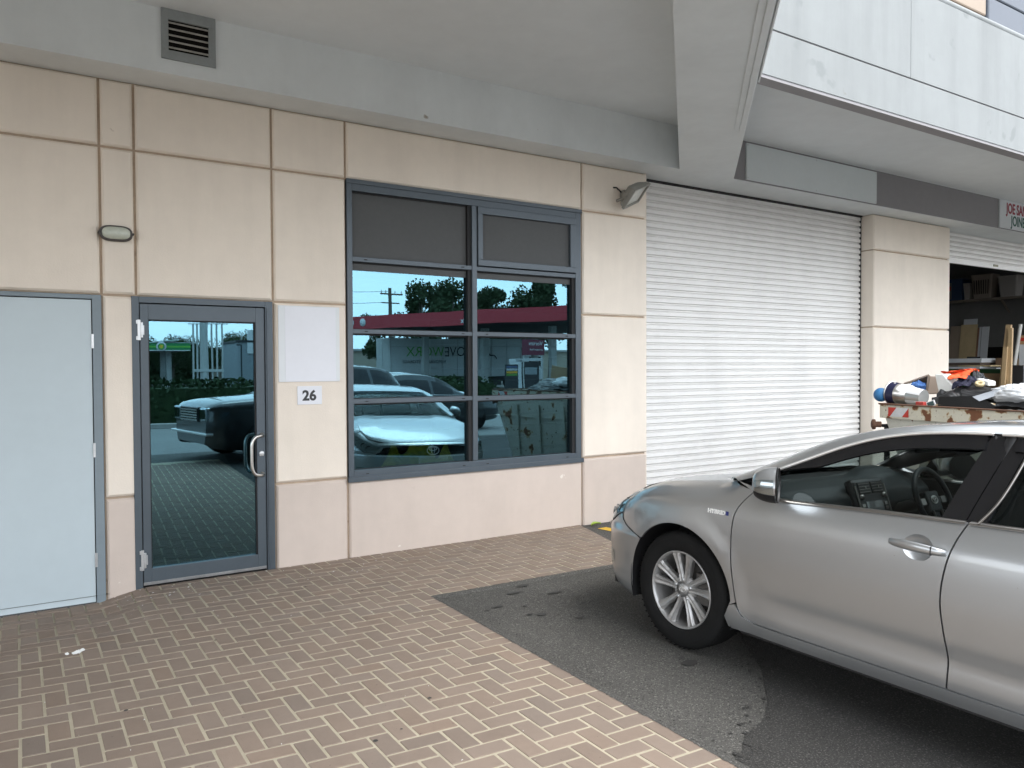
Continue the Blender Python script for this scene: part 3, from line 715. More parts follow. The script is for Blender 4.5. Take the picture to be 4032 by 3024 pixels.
def M3(s, z, off=0.):
    e = .004
    p = Vector((s, WS(s, z), z))
    n = Vector((s + e, WS(s + e, z), z)) - Vector((s - e, WS(s - e, z), z)); m = Vector((s, WS(s, z + e), z + e)) - Vector((s, WS(s, z - e), z - e))
    nn = m.cross(n).normalized(); nn = nn if nn.y > 0 else -nn
    return p + nn * off, nn
def inside(poly, x, y):
    c = False; n = len(poly); k = n - 1
    for i in range(n):
        (xi, yi), (xk, yk) = poly[i], poly[k]
        if (yi > y) != (yk > y) and x < (xk - xi) * (y - yi) / (yk - yi) + xi: c = not c
        k = i
    return c
def densify(poly, d=.02):
    out = []
    for (x0, y0), (x1, y1) in zip(poly, poly[1:] + poly[:1]):
        n = max(1, int(math.hypot(x1 - x0, y1 - y0) / d))
        out += [(x0 + (x1 - x0) * k / n, y0 + (y1 - y0) * k / n) for k in range(n)]
    return out
def smoothline(pts, n=6): return [(p.x, p.y) for p in catmull([(a, b, 0) for a, b in pts], n)]
def flip_y(mb):
    r = MB(); r.v = [(x, -y, z) for x, y, z in mb.v]; r.f = [f[::-1] for f in mb.f]; r.sm = mb.sm[:]; r.mi = mb.mi[:]
    r.nr = {i: (n[0], -n[1], n[2]) for i, n in mb.nr.items()}
    return r
def panel_mesh(poly, off=0., rim=.016, grid=.045, fmap=M3, holes=()):
    out = densify(poly, .022)
    xs = [p[0] for p in out]; ys = [p[1] for p in out]; pts = list(out)
    x = min(xs) + grid / 2
    while x < max(xs):
        y = min(ys) + grid / 2
        while y < max(ys):
            if inside(out, x, y) and min((x - a) ** 2 + (y - b) ** 2 for a, b in out) > (.55 * grid) ** 2: pts.append((x, y))
            y += grid
        x += grid
    n = len(out); cons = [(i, (i + 1) % n) for i in range(n)]
    for h in holes:
        hx = sum(p[0] for p in h) / len(h); hy = sum(p[1] for p in h) / len(h); hr = max(math.hypot(p[0] - hx, p[1] - hy) for p in h)
        pts = pts[:n] + [p for p in pts[n:] if math.hypot(p[0] - hx, p[1] - hy) > hr + .006]
        k = len(pts); pts += h; cons += [(k + i, k + (i + 1) % len(h)) for i in range(len(h))]
    res = delaunay_2d_cdt([Vector(p) for p in pts], cons, [], 0, 1e-6)
    vs = [(p.x, p.y) for p in res[0]]
    P = [fmap(a, b, off) for a, b in vs]
    fs = []
    for f in res[2]:
        cx = sum(vs[i][0] for i in f) / len(f); cy = sum(vs[i][1] for i in f) / len(f)
        if not inside(out, cx, cy) or any(inside(h, cx, cy) for h in holes): continue
        q = [P[i][0] for i in f]; nn = (q[1] - q[0]).cross(q[2] - q[0])
        fs.append(tuple(f) if nn.dot(P[f[0]][1]) > 0 else tuple(f[::-1]))
    mb = MB(); mb.add([p for p, _ in P], fs, True, 0, [tuple(nv) for _, nv in P])
    if rim:     # folded edge, so the shut lines have depth
        R = [fmap(a, b, off) for a, b in out]; ar = sum(out[i][0] * out[(i + 1) % n][1] - out[(i + 1) % n][0] * out[i][1] for i in range(n))
        v = [p for p, _ in R] + [p - nv * rim for p, nv in R]; nr = []
        for i in range(n):
            t = R[(i + 1) % n][0] - R[i - 1][0]; o_ = t.cross(R[i][1]); o_ = (o_ if ar < 0 else o_).normalized(); nr.append(o_)
        cen = sum((p for p, _ in R), Vector()) / n
        sgn = 1 if sum(nr[i].dot(R[i][0] - cen) for i in range(n)) > 0 else -1
        nr = [tuple(o_ * sgn) for o_ in nr]
        k2 = [(i, (i + 1) % n, n + (i + 1) % n, n + i) for i in range(n)]
        if sgn > 0: k2 = [q[::-1] for q in k2]
        mb.add(v, k2, True, 0, nr + nr)
    return mb
def arc(c, r, a0, a1, n=18): return [(c + r * cos(rad(lerp(a0, a1, k / n))), AZ + r * sin(rad(lerp(a0, a1, k / n)))) for k in range(n + 1)]

seamF = smoothline([(.482, .962), (.440, .915), (.408, .87), (.385, .81), (.374, .714), (.378, .584), (.392, .467), (.410, .37), (.440, .312), (.50, .291), (.58, .288)])
seamR = smoothline([(1.512, .974), (1.478, .89), (1.450, .79), (1.435, .693), (1.434, .608), (1.446, .51), (1.460, .404), (1.455, .286)])
beltz = lambda s: interp([(.42, .955), (.577, .940), (.684, .938), (.896, .949), (1.145, .960), (1.367, .967), (1.503, .970), (1.727, .976), (2.6, .995)], s)
G = .0035
sh_ = lambda L, d: [(a + d, b) for a, b in L]
P_fender = arc(0, AR, 140, 4, 30) + [(.362, .345), (.372, .352)] + [(a - G, b) for a, b in seamF[::-1] if b > .36] + [(.40, .975), (.30, .990)] + smoothline([(.30, .990), (.12, .968), (-.05, .946), (-.18, .928), (-.30, .905), (-.40, .868), (-.455, .800)]) + [(-.512, .715), (-.50, .670), (-.42, .615), (-.305, .583)]
P_door = sh_(seamF, G) + [(1.0, .2865), (1.452, .286)] + [(a - G, b) for a, b in seamR[::-1]] + [(s, beltz(s)) for s in (1.3, 1.145, .9, .7, .577)]
rdA = arc(RS, AR + .03, 232, 128, 22)[::-1]
rdA = [(a, b) for a, b in arc(RS, AR + .035, 128, 205, 18)]
P_rdoor = [(a + G, b) for a, b in seamR] + [(2.0, .284), (2.36, .284)] + [(a, b) for a, b in rdA[::-1]] + smoothline([(2.545, .64), (2.62, .75), (2.66, .88), (2.66, .996)]) + [(s, beltz(s)) for s in (2.4, 2.1, 1.8)]
P_quarter = smoothline([(2.665, .996), (2.667, .88), (2.627, .75), (2.555, .655)]) + arc(RS, AR, 124, -12, 30) + [(3.2, .27), (3.5, .27), (3.55, .70), (3.5, 1.04), (3.2, 1.07), (3.0, 1.04)]
P_sill = [(.336, .282), (.352, .232), (.37, .226), (2.42, .226), (2.43, .281), (.52, .284), (.442, .306), (.404, .360), (.368, .348)]

# greenhouse lines: C1 = top of the side windows, C2 = edge of windscreen / roof
C1 = catmull([(.36, .835, 1.0), (.46, .815, 1.035), (.58, .800, 1.083), (.73, .762, 1.152), (.89, .724, 1.224), (1.045, .695, 1.277), (1.2, .676, 1.309), (1.365, .667, 1.325), (1.555, .663, 1.331), (1.8, .662, 1.329), (2.05, .664, 1.309), (2.3, .675, 1.25), (2.5, .70, 1.17), (2.66, .74, 1.07), (2.70, .79, 1.0)], 6)
C2 = catmull([(.23, .735, .992), (.335, .690, 1.045), (.475, .640, 1.117), (.62, .612, 1.188), (.77, .588, 1.252), (.93, .570, 1.298), (1.10, .562, 1.331), (1.30, .556, 1.355), (1.55, .552, 1.369), (1.8, .548, 1.374), (2.1, .543, 1.360), (2.4, .537, 1.325), (2.65, .545, 1.275), (2.9, .57, 1.175), (3.12, .61, 1.075)], 6)
i_ws = 30      # C2 index of the windscreen's top corner
i_rw = 66
CB = [(0, .95)]
def crown(s):   # height of the centre line above the edges
    return sinterp([(.1, .01), (.5, .012), (.93, .013), (1.3, .016), (1.8, .018), (2.4, .03), (3.1, .03)], s)

def dish_ring(sx, f=1.0): return [(sx + cos(2 * PI * k / 28) * .064 * f, .843 + sin(2 * PI * k / 28) * .054 * f) for k in range(28)]
def make_sedan(label, group=None, paint='silver', full=True):
    t = empty('parked_car', (0, 0, 0), 0, label, 'car', group)
    PT = M[paint]
    def both(mb, name, mat, parent=t, **kw):
        a = mb.build(name, mat, parent, **kw); b = flip_y(mb).build(name, mat, parent, **kw); return a, b
    # dark structure under the skins
    mb = MB()
    for k in (1, -1):
        mb.grid(lambda u, v: ((lambda s, z: (s, k * (WS(s, z) - .03), z))(lerp(.44, 2.36, u), lerp(.24, .94, v))), 24, 10, flip=k < 0)
        mb.grid(lambda u, v: ((lambda s, z: (s, k * (WS(s, z) - .03), z))(lerp(-.5, .44, u), lerp(.76, sinterp(ZF, lerp(-.5, .44, u)) - .03, v))), 14, 6, flip=k < 0)
        mb.grid(lambda u, v: ((lambda s, z: (s, k * (WS(s, z) - .03), z))(lerp(2.36, 3.3, u), lerp(.76, .98, v))), 10, 4, flip=k < 0)
    mb.box(-.70, -.72, .20, 3.5, .72, .24); mb.box(.40, -.84, .20, 2.38, .84, .25)
    for x in (0, RS):
        for k in (1, -1):
            n = 16
            ring = [(x + (AR + .012) * cos(rad(-20 + 220 * i / n)), AZ + (AR + .012) * sin(rad(-20 + 220 * i / n))) for i in range(n + 1)]
            mb.add([(a, k * .885, b) for a, b in ring] + [(a, k * .58, b) for a, b in ring], [(i, i + 1, n + 2 + i, n + 1 + i) for i in range(n)], True)
            mb.add([(a, k * .58, b) for a, b in ring], [tuple(range(n + 1))])
    mb.build('underbody', M['plastic'], t)
    both(panel_mesh(P_fender), 'fender', PT)
    doors = both(panel_mesh(P_door, holes=[dish_ring(1.335)]), 'front_door', PT)
    rdoors = both(panel_mesh(P_rdoor, holes=[dish_ring(2.32)]), 'rear_door', PT)
    both(panel_mesh(P_quarter), 'quarter_panel', PT)
    both(panel_mesh(P_sill, off=.006), 'sill', PT)
    # front bumper and nose: plan curves from the arch round to the centre line
    def seam(z):
        if z < .345: return -.376
        if z < .585: return -math.sqrt(max(.001, AR ** 2 - (z - AZ) ** 2)) - .002
        return interp([(.585, -.300), (.615, -.424), (.670, -.504), (.715, -.516), (.80, -.459), (.84, -.42)], z)
    NZ = [(.19, -.80), (.22, -.855), (.30, -.915), (.42, -.94), (.55, -.935), (.64, -.915), (.70, -.868), (.74, -.80), (.78, -.70), (.82, -.58), (.85, -.48)]
    def nose(u, z, off=0.):
        def raw(u, z):
            s0 = seam(z); y0 = WS(s0, z) + (0.004 if z < .3 else 0) - (max(0, .23 - z)) * .5
            sn = sinterp(NZ, z); sn = min(sn, s0 - .02); a = u * PI / 2
            e = 2 / 2.35
            ps, py = -.33, WS(-.33, z)
            if s0 > ps:  # straight run first
                f = (s0 - ps) / ((s0 - ps) + .9)
                if u < f: return Vector((lerp(s0, ps, u / f), WS(lerp(s0, ps, u / f), z), z))
                a = (u - f) / (1 - f) * PI / 2; y0 = py; s0 = ps
                return Vector((s0 - (s0 - sn) * sin(a) ** e, y0 * max(0, cos(a)) ** e, z))
            # start part-way round the corner
            q = min(1, max(0, (ps - s0) / (ps - sn))); a0 = math.asin(q ** (1 / e)); a = lerp(a0, PI / 2, u)
            yb = y0 / max(1e-3, cos(a0) ** e)
            return Vector((ps - (ps - sn) * sin(a) ** e, yb * max(0, cos(a)) ** e, z))
        p = raw(u, z); e_ = .004
        if off:
            d1 = raw(min(1, u + e_), z) - raw(max(0, u - e_), z); d2 = raw(u, z + e_) - raw(u, z - e_)
            n = d1.cross(d2); n = n.normalized() if n.length > 1e-9 else Vector((-1, 0, 0))
            if n.x > .3 or (n.x > -.02 and n.y < 0): n = -n
            p = p + n * off
        return p
    mb = MB()
    for k in (1, -1):
        mb.grid(lambda u, v: ((lambda p: (p.x, k * p.y, p.z))(nose(u, lerp(.20, .835, v)))), 40, 34, flip=k > 0)
    mb.build('front_bumper', PT, t)
    def patch(u0, u1, zlo, zhi, off, nu=24, nv=8, sides=(1, -1)):
        q = MB()
        for k in sides:
            q.grid(lambda u, v: ((lambda uu: (lambda p: (p.x, k * p.y, p.z))(nose(uu, lerp(zlo(uu), zhi(uu), v), off)))(lerp(u0, u1, u))), nu, nv, flip=k > 0)
        return q
    patch(.40, 1, lambda u: lerp(.30, .27, u), lambda u: lerp(.36, .43, u), .006).build('lower_grille', M['plastic'], t)
    patch(.50, 1, lambda u: lerp(.605, .585, u), lambda u: lerp(.645, .70, u), .006).build('upper_grille', M['gloss_black'], t)
    patch(.42, 1, lambda u: lerp(.690, .700, u), lambda u: lerp(.706, .725, u), .012, 30, 3).build('grille_trim', M['chrome'], t)
    patch(.45, 1, lambda u: lerp(.585, .566, u), lambda u: lerp(.595, .580, u), .010, 30, 2).build('grille_trim', M['chrome'], t)
    for k in (1, -1):
        zb = lambda u: interp([(0, .700), (.10, .672), (.30, .618), (.46, .615)], u); zt = lambda u: interp([(0, .792), (.1, .775), (.30, .715), (.46, .672)], u)
        hl = patch(0, .46, zb, zt, -.004, 20, 8, (k,)).build('headlight', M['alloy'], t)
        patch(.0, .46, zb, zt, .010, 20, 8, (k,)).build('lens', M['lens'], hl)
        q = MB()
        for u, r in ((.30, .034), (.18, .030)):
            p = nose(u, (zb(u) + zt(u)) / 2, -.01); q.lathe([(r, .02), (r * .8, .005), (0, -.012)], (p.x, k * p.y, p.z), (-.8, k * .5, 0), 16)
        q.build('bulb', M['alloy_dark'], hl)
        q = MB(); pts = [nose(u, zb(u) - .004, .002) for u in [i / 12 * .46 for i in range(13)]]
        q.tube([(p.x, k * p.y, p.z) for p in pts], .003, 5)
        pts = [nose(0, z, .002) for z in (.585, .60, .63, .66, .69)]; q.tube([(p.x, k * p.y, p.z) for p in pts], .0028, 5)
        q.build('shut_line', M['gasket'], t)
        patch(.22, .34, lambda u: .36, lambda u: .44, .005, 8, 5, (k,)).build('fog_lamp', M['lens'], t)
    def emblem(c, xa, ya, r, name='emblem', par=t):
        c, xa, ya = Vector(c), Vector(xa).normalized(), Vector(ya).normalized(); q = MB()
        for ra, rb, oy in ((1, .68, 0), (.62, .26, .26), (.26, .66, 0)):
            q.tube([c + xa * cos(2 * PI * k / 28) * r * ra + ya * (sin(2 * PI * k / 28) * r * rb + oy * r) for k in range(28)], r * .075, 6, closed=True)
        return q.build(name, M['chrome'], par)
    emblem((sinterp(NZ, .645) - .018, 0, .645), (0, 1, 0), (.15, 0, 1), .075)
    q = MB(); q.box(-.955, -.19, .46, -.945, .19, .57); q.build('number_plate', M['white_panel'], t, bevel=.002)
    # hood
    ZC = [(-.95, .63), (-.90, .690), (-.86, .722), (-.80, .760), (-.70, .806), (-.60, .846), (-.45, .893), (-.25, .938), (-.08, .968), (.10, .994), (.28, 1.016)]
    def hood(u, v):
        b = 2 * v - 1; y = b * lerp(.60, .752, smooth01(u * 2.2)) if False else b * .752
        sf = -.465 - .405 * max(0, 1 - abs(b) ** 2.4) ** (1 / 1.8); sr = .225 - .045 * (1 - b * b)
        s = lerp(sf, sr, u); zc = sinterp(ZC, s); zf = sinterp(ZF, max(s, -.50)) - .003
        if s < -.48: zf = max(sinterp(ZF, s) + .012, sinterp(ZC, s) - .075)
        z = lerp(zc, zf, abs(b) ** 2.6) + .010 * math.exp(-((abs(b) - .72) / .13) ** 2) * smooth01((s + .8) / .3)
        if s > -.45:
            ye = WS(s, sinterp(ZF, s)) + .002; y *= lerp(1, ye / .752, smooth01((s + .45) / .2))
        if u < .06: z -= (.06 - u) * .25
        return (s, y, z)
    mb = MB(); mb.grid(hood, 30, 36, flip=True); mb.build('hood', PT, t)
    q = MB()
    for k in (1, -1): q.tube([tuple(Vector(hood(u / 14, (1 + k) / 2)) + Vector((0, 0, -.0015))) for u in range(0, 15)], .0032, 5)
    q.tube([Vector(hood(0, v / 30)) + Vector((-.004, 0, -.004)) for v in range(31)], .004, 5)
    q.build('shut_line', M['gasket'], t)
    # cowl, wipers, windscreen, roof, rear window, boot
    def wsb(b): return Vector((.23 + .02 * (1 - b * b), b * .735, .992 - .055 * (1 - b * b)))
    mb = MB(); mb.grid(lambda u, v: tuple(lerp(Vector(hood(1, v)) + Vector((.0, 0, -.03)), wsb(2 * v - 1) + Vector((.02, 0, .004)), u)), 4, 24, flip=True); mb.build('cowl', M['plastic'], t)
    q = MB()
    for y0, y1 in ((.58, .02), (-.05, -.62)):
        q.tube([tuple(wsb(lerp(y0, y1, k / 6) / .735) + Vector((-.015 + .02 * k / 6, 0, .004 + .012 * k / 6))) for k in range(7)], .009, 6)
    q.build('wiper', M['plastic'], t)
    def loft(i0, i1, nb, name, mat, base=None, off=0., inset=0., ext=None):
        def f(u, v):
            x = lerp(i0, i1, u); i = min(int(x), len(C2) - 2); p = lerp(C2[i], C2[i + 1], x - i); b = 2 * v - 1
            p = Vector((p.x, max(.1, p.y - inset), p.z))
            bow = 1 - abs(b) ** 2.3; fw = 0
            if base == 'ws': fw = (.02 * (1 - u) - .03 * u) * (1 - b * b)
            if base == 'roof': fw = -.03 * (1 - b * b) * (1 - u) + .10 * (1 - b * b) * u
            if base == 'rw': fw = .10 * (1 - b * b)
            zz = p.z + (crown(p.x) * bow if base != 'ws' else crown(p.x) * bow * u + .0 * bow * (1 - u)) + off
            return (p.x + fw, p.y * b, zz - (.055 * (1 - b * b) * (1 - u) ** 4 if base == 'ws' else 0))
        q = MB(); q.grid(f, 22 if base != 'roof' else 30, nb, flip=True); return q.build(name, mat, t)
    loft(0, i_ws - 1.0, 24, 'windscreen', M['windscreen'], 'ws', inset=.0)
    loft(i_ws, i_rw, 28, 'roof', PT, 'roof')
    q = MB()
    xw = lambda x: lerp(C2[int(x)], C2[min(int(x) + 1, len(C2) - 1)], x - int(x))
    loft(i_rw + 1, len(C2) - 1.001, 20, 'rear_window', M['car_glass'], 'rw')
    def boot(u, v):
        b = 2 * v - 1; s = lerp(3.12 + .10 * (1 - b * b), 3.66 + .13 * (1 - abs(b) ** 2.5), u); return (s, b * lerp(.70, .62, u), 1.075 + .02 * (1 - b * b) - .03 * smooth01((u - .75) / .25) + .015 * u)
    mb = MB(); mb.grid(boot, 12, 18, flip=True); mb.build('boot_lid', PT, t)
    mb = MB()
    def tail(u, v):
        z = lerp(.24, 1.07, v); a = lerp(0, PI, u); yy = WS(3.45, min(z, .9)) * (1 if z < .9 else lerp(1, .86, (z - .9) / .17)); s0 = 3.45
        sr = sinterp([(.2, 3.74), (.35, 3.80), (.6, 3.82), (.8, 3.78), (1.0, 3.76), (1.1, 3.74)], z)
        return (s0 + (sr - s0) * sin(a) ** (2 / 2.5), yy * math.copysign(abs(cos(a)) ** (2 / 2.5), cos(a)), z)
    mb.grid(tail, 40, 20, flip=True); mb.build('rear_bumper', PT, t)
    for k in (1, -1):
        q = MB(); q.grid(lambda u, v: ((lambda p: (p[0] + .006, p[1] + k * .004, p[2]))(tail((lerp(.05, .30, u) if k > 0 else lerp(.95, .70, u)), lerp(.62, .86, v)))), 10, 6, flip=k > 0); q.build('tail_light', M['red_lens'], t)
    # side rail between windows and roof; windscreen pillar
    def rail(k):
        q = MB(); n = len(C1)
        def f(u, v):
            x = u * (n - 1); i = min(int(x), n - 2); a = lerp(C1[i], C1[i + 1], x - i); m = len(C2); x2 = u * (m - 1); i2 = min(int(x2), m - 2); b = lerp(C2[i2], C2[i2 + 1], x2 - i2)
            p = lerp(a, b, v); bul = sin(PI * v) * .014
            return (p.x, k * (p.y + bul * .55), p.z + bul)
        q.grid(f, 90, 8, flip=k < 0)
        return q
    for k in (1, -1):       # dark lining inside the pillars and rails
        q = rail(k); q.v = [(x + .006, y - k * .022, z - .016) for x, y, z in q.v]; q.build('pillar_lining', M['plastic'], t)
    rail(1).build('roof_rail', PT, t); rail(-1).build('roof_rail', PT, t)
    # foot of the pillar, closing the corner between fender, rail and belt
    q = MB()
    foot = [(.215, .735, .990), (.30, .757, .988), (.40, .80, .975), (.472, .862, .960), (.46, .852, .985), (.36, .835, 1.0), (.25, .79, .995)]
    q.add(foot, [tuple(range(len(foot)))]); q2 = flip_y(q); 
    q.build('pillar_foot', PT, t); q2.build('pillar_foot', PT, t)
    # side glass
    top1 = [(p.x, p.z) for p in C1]
    def topz(s): return interp(top1, s)
    gl = [(.47, .965)] + [(s, topz(s) - .008) for s in [.5 + .05 * k for k in range(21)]] + [(1.533, topz(1.53) - .01), (1.49, beltz(1.49) + .004)] + [(s, beltz(s) + .004) for s in (1.3, 1.1, .9, .7, .58)]
    gl2 = [(1.585, topz(1.58) - .01)] + [(s, topz(s) - .01) for s in [1.65 + .08 * k for k in range(11)]] + [(2.56, 1.12), (2.60, .995)] + [(s, beltz(s) + .004) for s in (2.4, 2.1, 1.8, 1.54)]
    def mapG(s, z, off=0.):   # glass leans with the side
        y = sinterp([(.93, .862), (1.0, .832), (1.1, .783), (1.2, .728), (1.33, .655)], z); return Vector((s, y + off, z)), Vector((0, .87, .5)).normalized()
    bp_ = [(1.398, beltz(1.4) + .003), (1.512, topz(1.5) - .006), (1.60, topz(1.6) - .006), (1.492, beltz(1.49) + .003)]
    bp2 = [(1.497, beltz(1.5) + .003), (1.604, topz(1.6) - .006), (1.665, topz(1.6) - .006), (1.57, beltz(1.57) + .003)]
    ws_ = [(s, topz(s) - .004) for s in [.60 + .05 * k for k in range(19)]]; ws_ += [(s, max(topz(s) - .066 * min(1, (s - .56) / .25), beltz(s) + .02)) for s in [1.5 - .05 * k for k in range(19)]]
    ws2 = [(s, topz(s) - .004) for s in [1.61 + .06 * k for k in range(13)]]; ws2 += [(s, topz(s) - .066) for s in [2.33 - .06 * k for k in range(13)]]
    msh = [(.475, .962), (.575, 1.075), (.602, 1.03), (.60, .945), (.55, .946)]
    for k in (0, 1):
        sgn = (lambda m: m) if k == 0 else flip_y
        sgn(panel_mesh(gl, -.012, 0, .09, mapG)).build('window_glass', M['car_glass'], doors[k])
        sgn(panel_mesh(gl2, -.012, 0, .09, mapG)).build('window_glass', M['car_glass'], rdoors[k])
        sgn(panel_mesh(bp_, .004, .02, .06, mapG)).build('pillar_trim', M['gloss_black'], doors[k])
        sgn(panel_mesh(bp2, .004, .02, .06, mapG)).build('pillar_trim', M['gloss_black'], rdoors[k])
        sgn(panel_mesh(ws_, .014, .012, .05, mapG)).build('weather_shield', M['gloss_black'], doors[k])
        sgn(panel_mesh(ws2, .014, .012, .05, mapG)).build('weather_shield', M['gloss_black'], rdoors[k])
        sgn(panel_mesh(msh, .010, .02, .05, mapG)).build('mirror_base', M['plastic'], doors[k])
        q = MB(); q.tube([(p.x, p.y + .012, p.z - .001) for p in C1 if .50 < p.x < 1.52], .009, 6); sgn(q).build('window_trim', M['chrome'], doors[k])
        q = MB(); q.tube([(p.x, p.y + .012, p.z - .001) for p in C1 if 1.53 < p.x < 2.72], .009, 6); sgn(q).build('window_trim', M['chrome'], rdoors[k])
        def belt(s0, s1): 
            q = MB(); n = 14; ss = [lerp(s0, s1, i / n) for i in range(n + 1)]
            q.add([c for s in ss for c in (tuple(M3(s, beltz(s) - .008, .006)[0]), tuple(M3(s, beltz(s) - .001, .009)[0]), (s, M3(s, beltz(s) + .006, .0)[0].y - .010, beltz(s) + .008), (s, M3(s, beltz(s), .0)[0].y - .03, beltz(s) - .004))],
                  [(i * 4 + j, (i + 1) * 4 + j, (i + 1) * 4 + j + 1, i * 4 + j + 1) for i in range(n) for j in range(3)], True); return q
        sgn(belt(.49, 1.50)).build('belt_trim', M['darkchrome'], doors[k]); sgn(belt(1.515, 2.62)).build('belt_trim', M['darkchrome'], rdoors[k])
        q = MB()
        pl = [Vector((1.55, .868, .977)), Vector((1.605, .835, 1.06)), Vector((1.645, .765, 1.18)), Vector((1.675, .682, 1.315))]
        q.tube(catmull(pl, 4), .006, 6); sgn(q).build('pillar_strip', M['darkchrome'], rdoors[k])
        # door handle: bowl and grip
        for (sx, par) in ((1.335, doors[k]), (2.32, rdoors[k])):
            q = MB(); n = 22
            for i in range(6):
                pass
            def bowl(u, v):
                r = u; a = 2 * PI * v; s = sx + cos(a) * .064 * r; z = .843 + sin(a) * .054 * r
                return tuple(M3(s, z, -.024 * (1 - r ** 3.2))[0])
            q.grid(bowl, 10, 28, flip=True)
            b_ = sgn(q).build('handle_bowl', M['dish'], par)
            q = MB(); pp = []
            for i in range(13):
                tt = i / 12; s = sx - .118 + .236 * tt; z = .849 - .008 * tt; lift = .006 + .034 * sin(PI * min(1, max(0, tt))) ** .5
                pp.append(M3(s, z, lift)[0])
            ring = []; m = 10
            for i, p in enumerate(pp):
                tt = i / 12; hh = .0205 * (sin(PI * (.06 + .88 * tt)) ** .3); th_ = .0085
                ring += [(p.x, p.y + th_ * sin(2 * PI * a / m), p.z + hh * cos(2 * PI * a / m)) for a in range(m)]
            q.add(ring, [(i * m + a, i * m + (a + 1) % m, (i + 1) * m + (a + 1) % m, (i + 1) * m + a) for i in range(12) for a in range(m)], True)
            q.add(ring[:m], [tuple(range(m))]); q.add(ring[-m:], [tuple(range(m))[::-1]])
            hn = sgn(q).build('handle', PT, par, fix=True)
            q = MB(); pz = M3(sx + .072, .8465, .0)[0]
            q.box(pz.x - .001, pz.y + .02, pz.z - .018, pz.x + .001, pz.y + .046, pz.z + .018); sgn(q).build('key_cap', M['gasket'], hn)
        # door mirror
        mr = MB(); c = Vector((.640, .985, 1.024))
        def shell(u, v):
            a = u * PI; b = v * 2 * PI  # u from front tip to the rear rim
            fx = -cos(u * PI * .5) * .115; rr = sin(u * PI * .5) ** .55
            return (c.x + .05 + fx - .035 * cos(b) * 0, c.y + .090 * rr * cos(b) - .01 * (1 - u), c.z + .080 * rr * sin(b) + .008 * rr * rr * (1 if sin(b) > 0 else -.6))
        mr.grid(shell, 12, 28)
        def turn(mb, a=rad(-30)):
            mb.v = [(c.x + (x - c.x) * cos(a) - (y - c.y) * sin(a), c.y + (x - c.x) * sin(a) + (y - c.y) * cos(a), z) for x, y, z in mb.v]; return mb
        mo = sgn(turn(mr)).build('door_mirror', PT, t)
        q = MB(); q.grid(lambda u, v: (c.x + .05 + .004, c.y + .088 * u * cos(2 * PI * v), c.z + .078 * u * sin(2 * PI * v) + .004), 4, 28); sgn(turn(q)).build('mirror_glass', M['mirror'], mo)
        q = MB(); q.grid(lambda u, v: (c.x + .052 + .008 * sin(PI * u), c.y + (.0915 + .003 * sin(PI * u)) * cos(2 * PI * v), c.z + (.084 + .003 * sin(PI * u)) * sin(2 * PI * v)), 4, 28); sgn(turn(q)).build('mirror_rim', M['plastic'], mo)
        q = MB(); q.grid(lambda u, v: (lambda p: (p[0] - .003, p[1] + .003, p[2]))(shell(lerp(.35, .97, u), lerp(1.055, .93, v))) , 8, 4); sgn(turn(q)).build('indicator', M['lens'], mo)
        q = MB(); q.grid(lambda u, v: (lambda p: (p[0] - .002, p[1] + .002, p[2] - .003))(shell(lerp(.3, 1, u), lerp(.93, .66, v))), 8, 6); sgn(turn(q)).build('mirror_underside', M['plastic'], mo)
        q = MB(); q.bar((.62, .90, .985), (.55, .835, .975), .05, .035); q.bar((.60, .96, .99), (.62, .88, .985), .05, .03); sgn(q).build('mirror_arm', M['plastic'], mo, bevel=.008)
    # badge on the left fender, running front to back, following the panel
    bs = text_mb('HYBRID', .030, .003, (0, 0, 0), (1, 0, 0), (0, 1, 0), weight=.0012, sx=1.12)
    wmax = max(p[0] for p in bs.v)
    for side in (1, -1):
        q = MB(); vv = []
        for x, y, z in bs.v:
            s = (.213 + x) if side < 0 else (.213 + wmax - x)
            p, n = M3(s, .816 + y, z + .0005); vv.append((p.x, side * p.y, p.z))
        q.add(vv, bs.f); b_ = q.build('badge', M['badge'], t)
        q = MB(); v2 = [M3(.213 + wmax + dx, zz, .002)[0] for dx, zz in ((.004, .816), (.022, .816), (.022, .838), (.004, .838))]; q.add([(p.x, side * p.y, p.z) for p in v2], [(0, 1, 2, 3)] if side < 0 else [(3, 2, 1, 0)]); q.build('badge_tile', M['blue_ink'], b_)
    # wheels
    for xs, k in ((0, 1), (0, -1), (RS, 1), (RS, -1)):
        wy = .775
        wh_ = empty('wheel', (0, 0, 0)); wh_.parent = t; wh_.location = (xs, k * wy, .334)
        q = MB(); ax_ = (0, k, 0)
        q.lathe([(.215, -.10), (.27, -.108), (.312, -.10), (.3285, -.082), (.332, -.05), (.332, .05), (.3285, .082), (.318, .098), (.300, .106), (.285, .1085), (.268, .109), (.250, .107), (.235, .103), (.2255, .097), (.217, .088)], (0, 0, 0), ax_, 64)
        for gz_ in (-.045, -.015, .015, .045): q.lathe([(.3324, gz_ - .004), (.3262, gz_ - .002), (.3262, gz_ + .002), (.3324, gz_ + .004)], (0, 0, 0), ax_, 64)
        for i in range(60):
            a = 2 * PI * i / 60; c_, s_ = cos(a), sin(a); e = Vector((c_, 0, s_)); tg = Vector((-s_, 0, c_))
            q.obox(e * .3295 + Vector((0, k * .078, 0)), tg * .004, Vector((0, .017, 0)), e * .0012)
        q.lathe([(.292, .1092), (.289, .1112), (.284, .1106)], (0, 0, 0), ax_, 64)
        q.build('tyre', M['rubber'], wh_)
        q = MB()
        q.lathe([(.2195, .084), (.2205, .094), (.2165, .099), (.210, .094), (.204, .076), (.198, .02), (.196, -.09)], (0, 0, 0), ax_, 64)
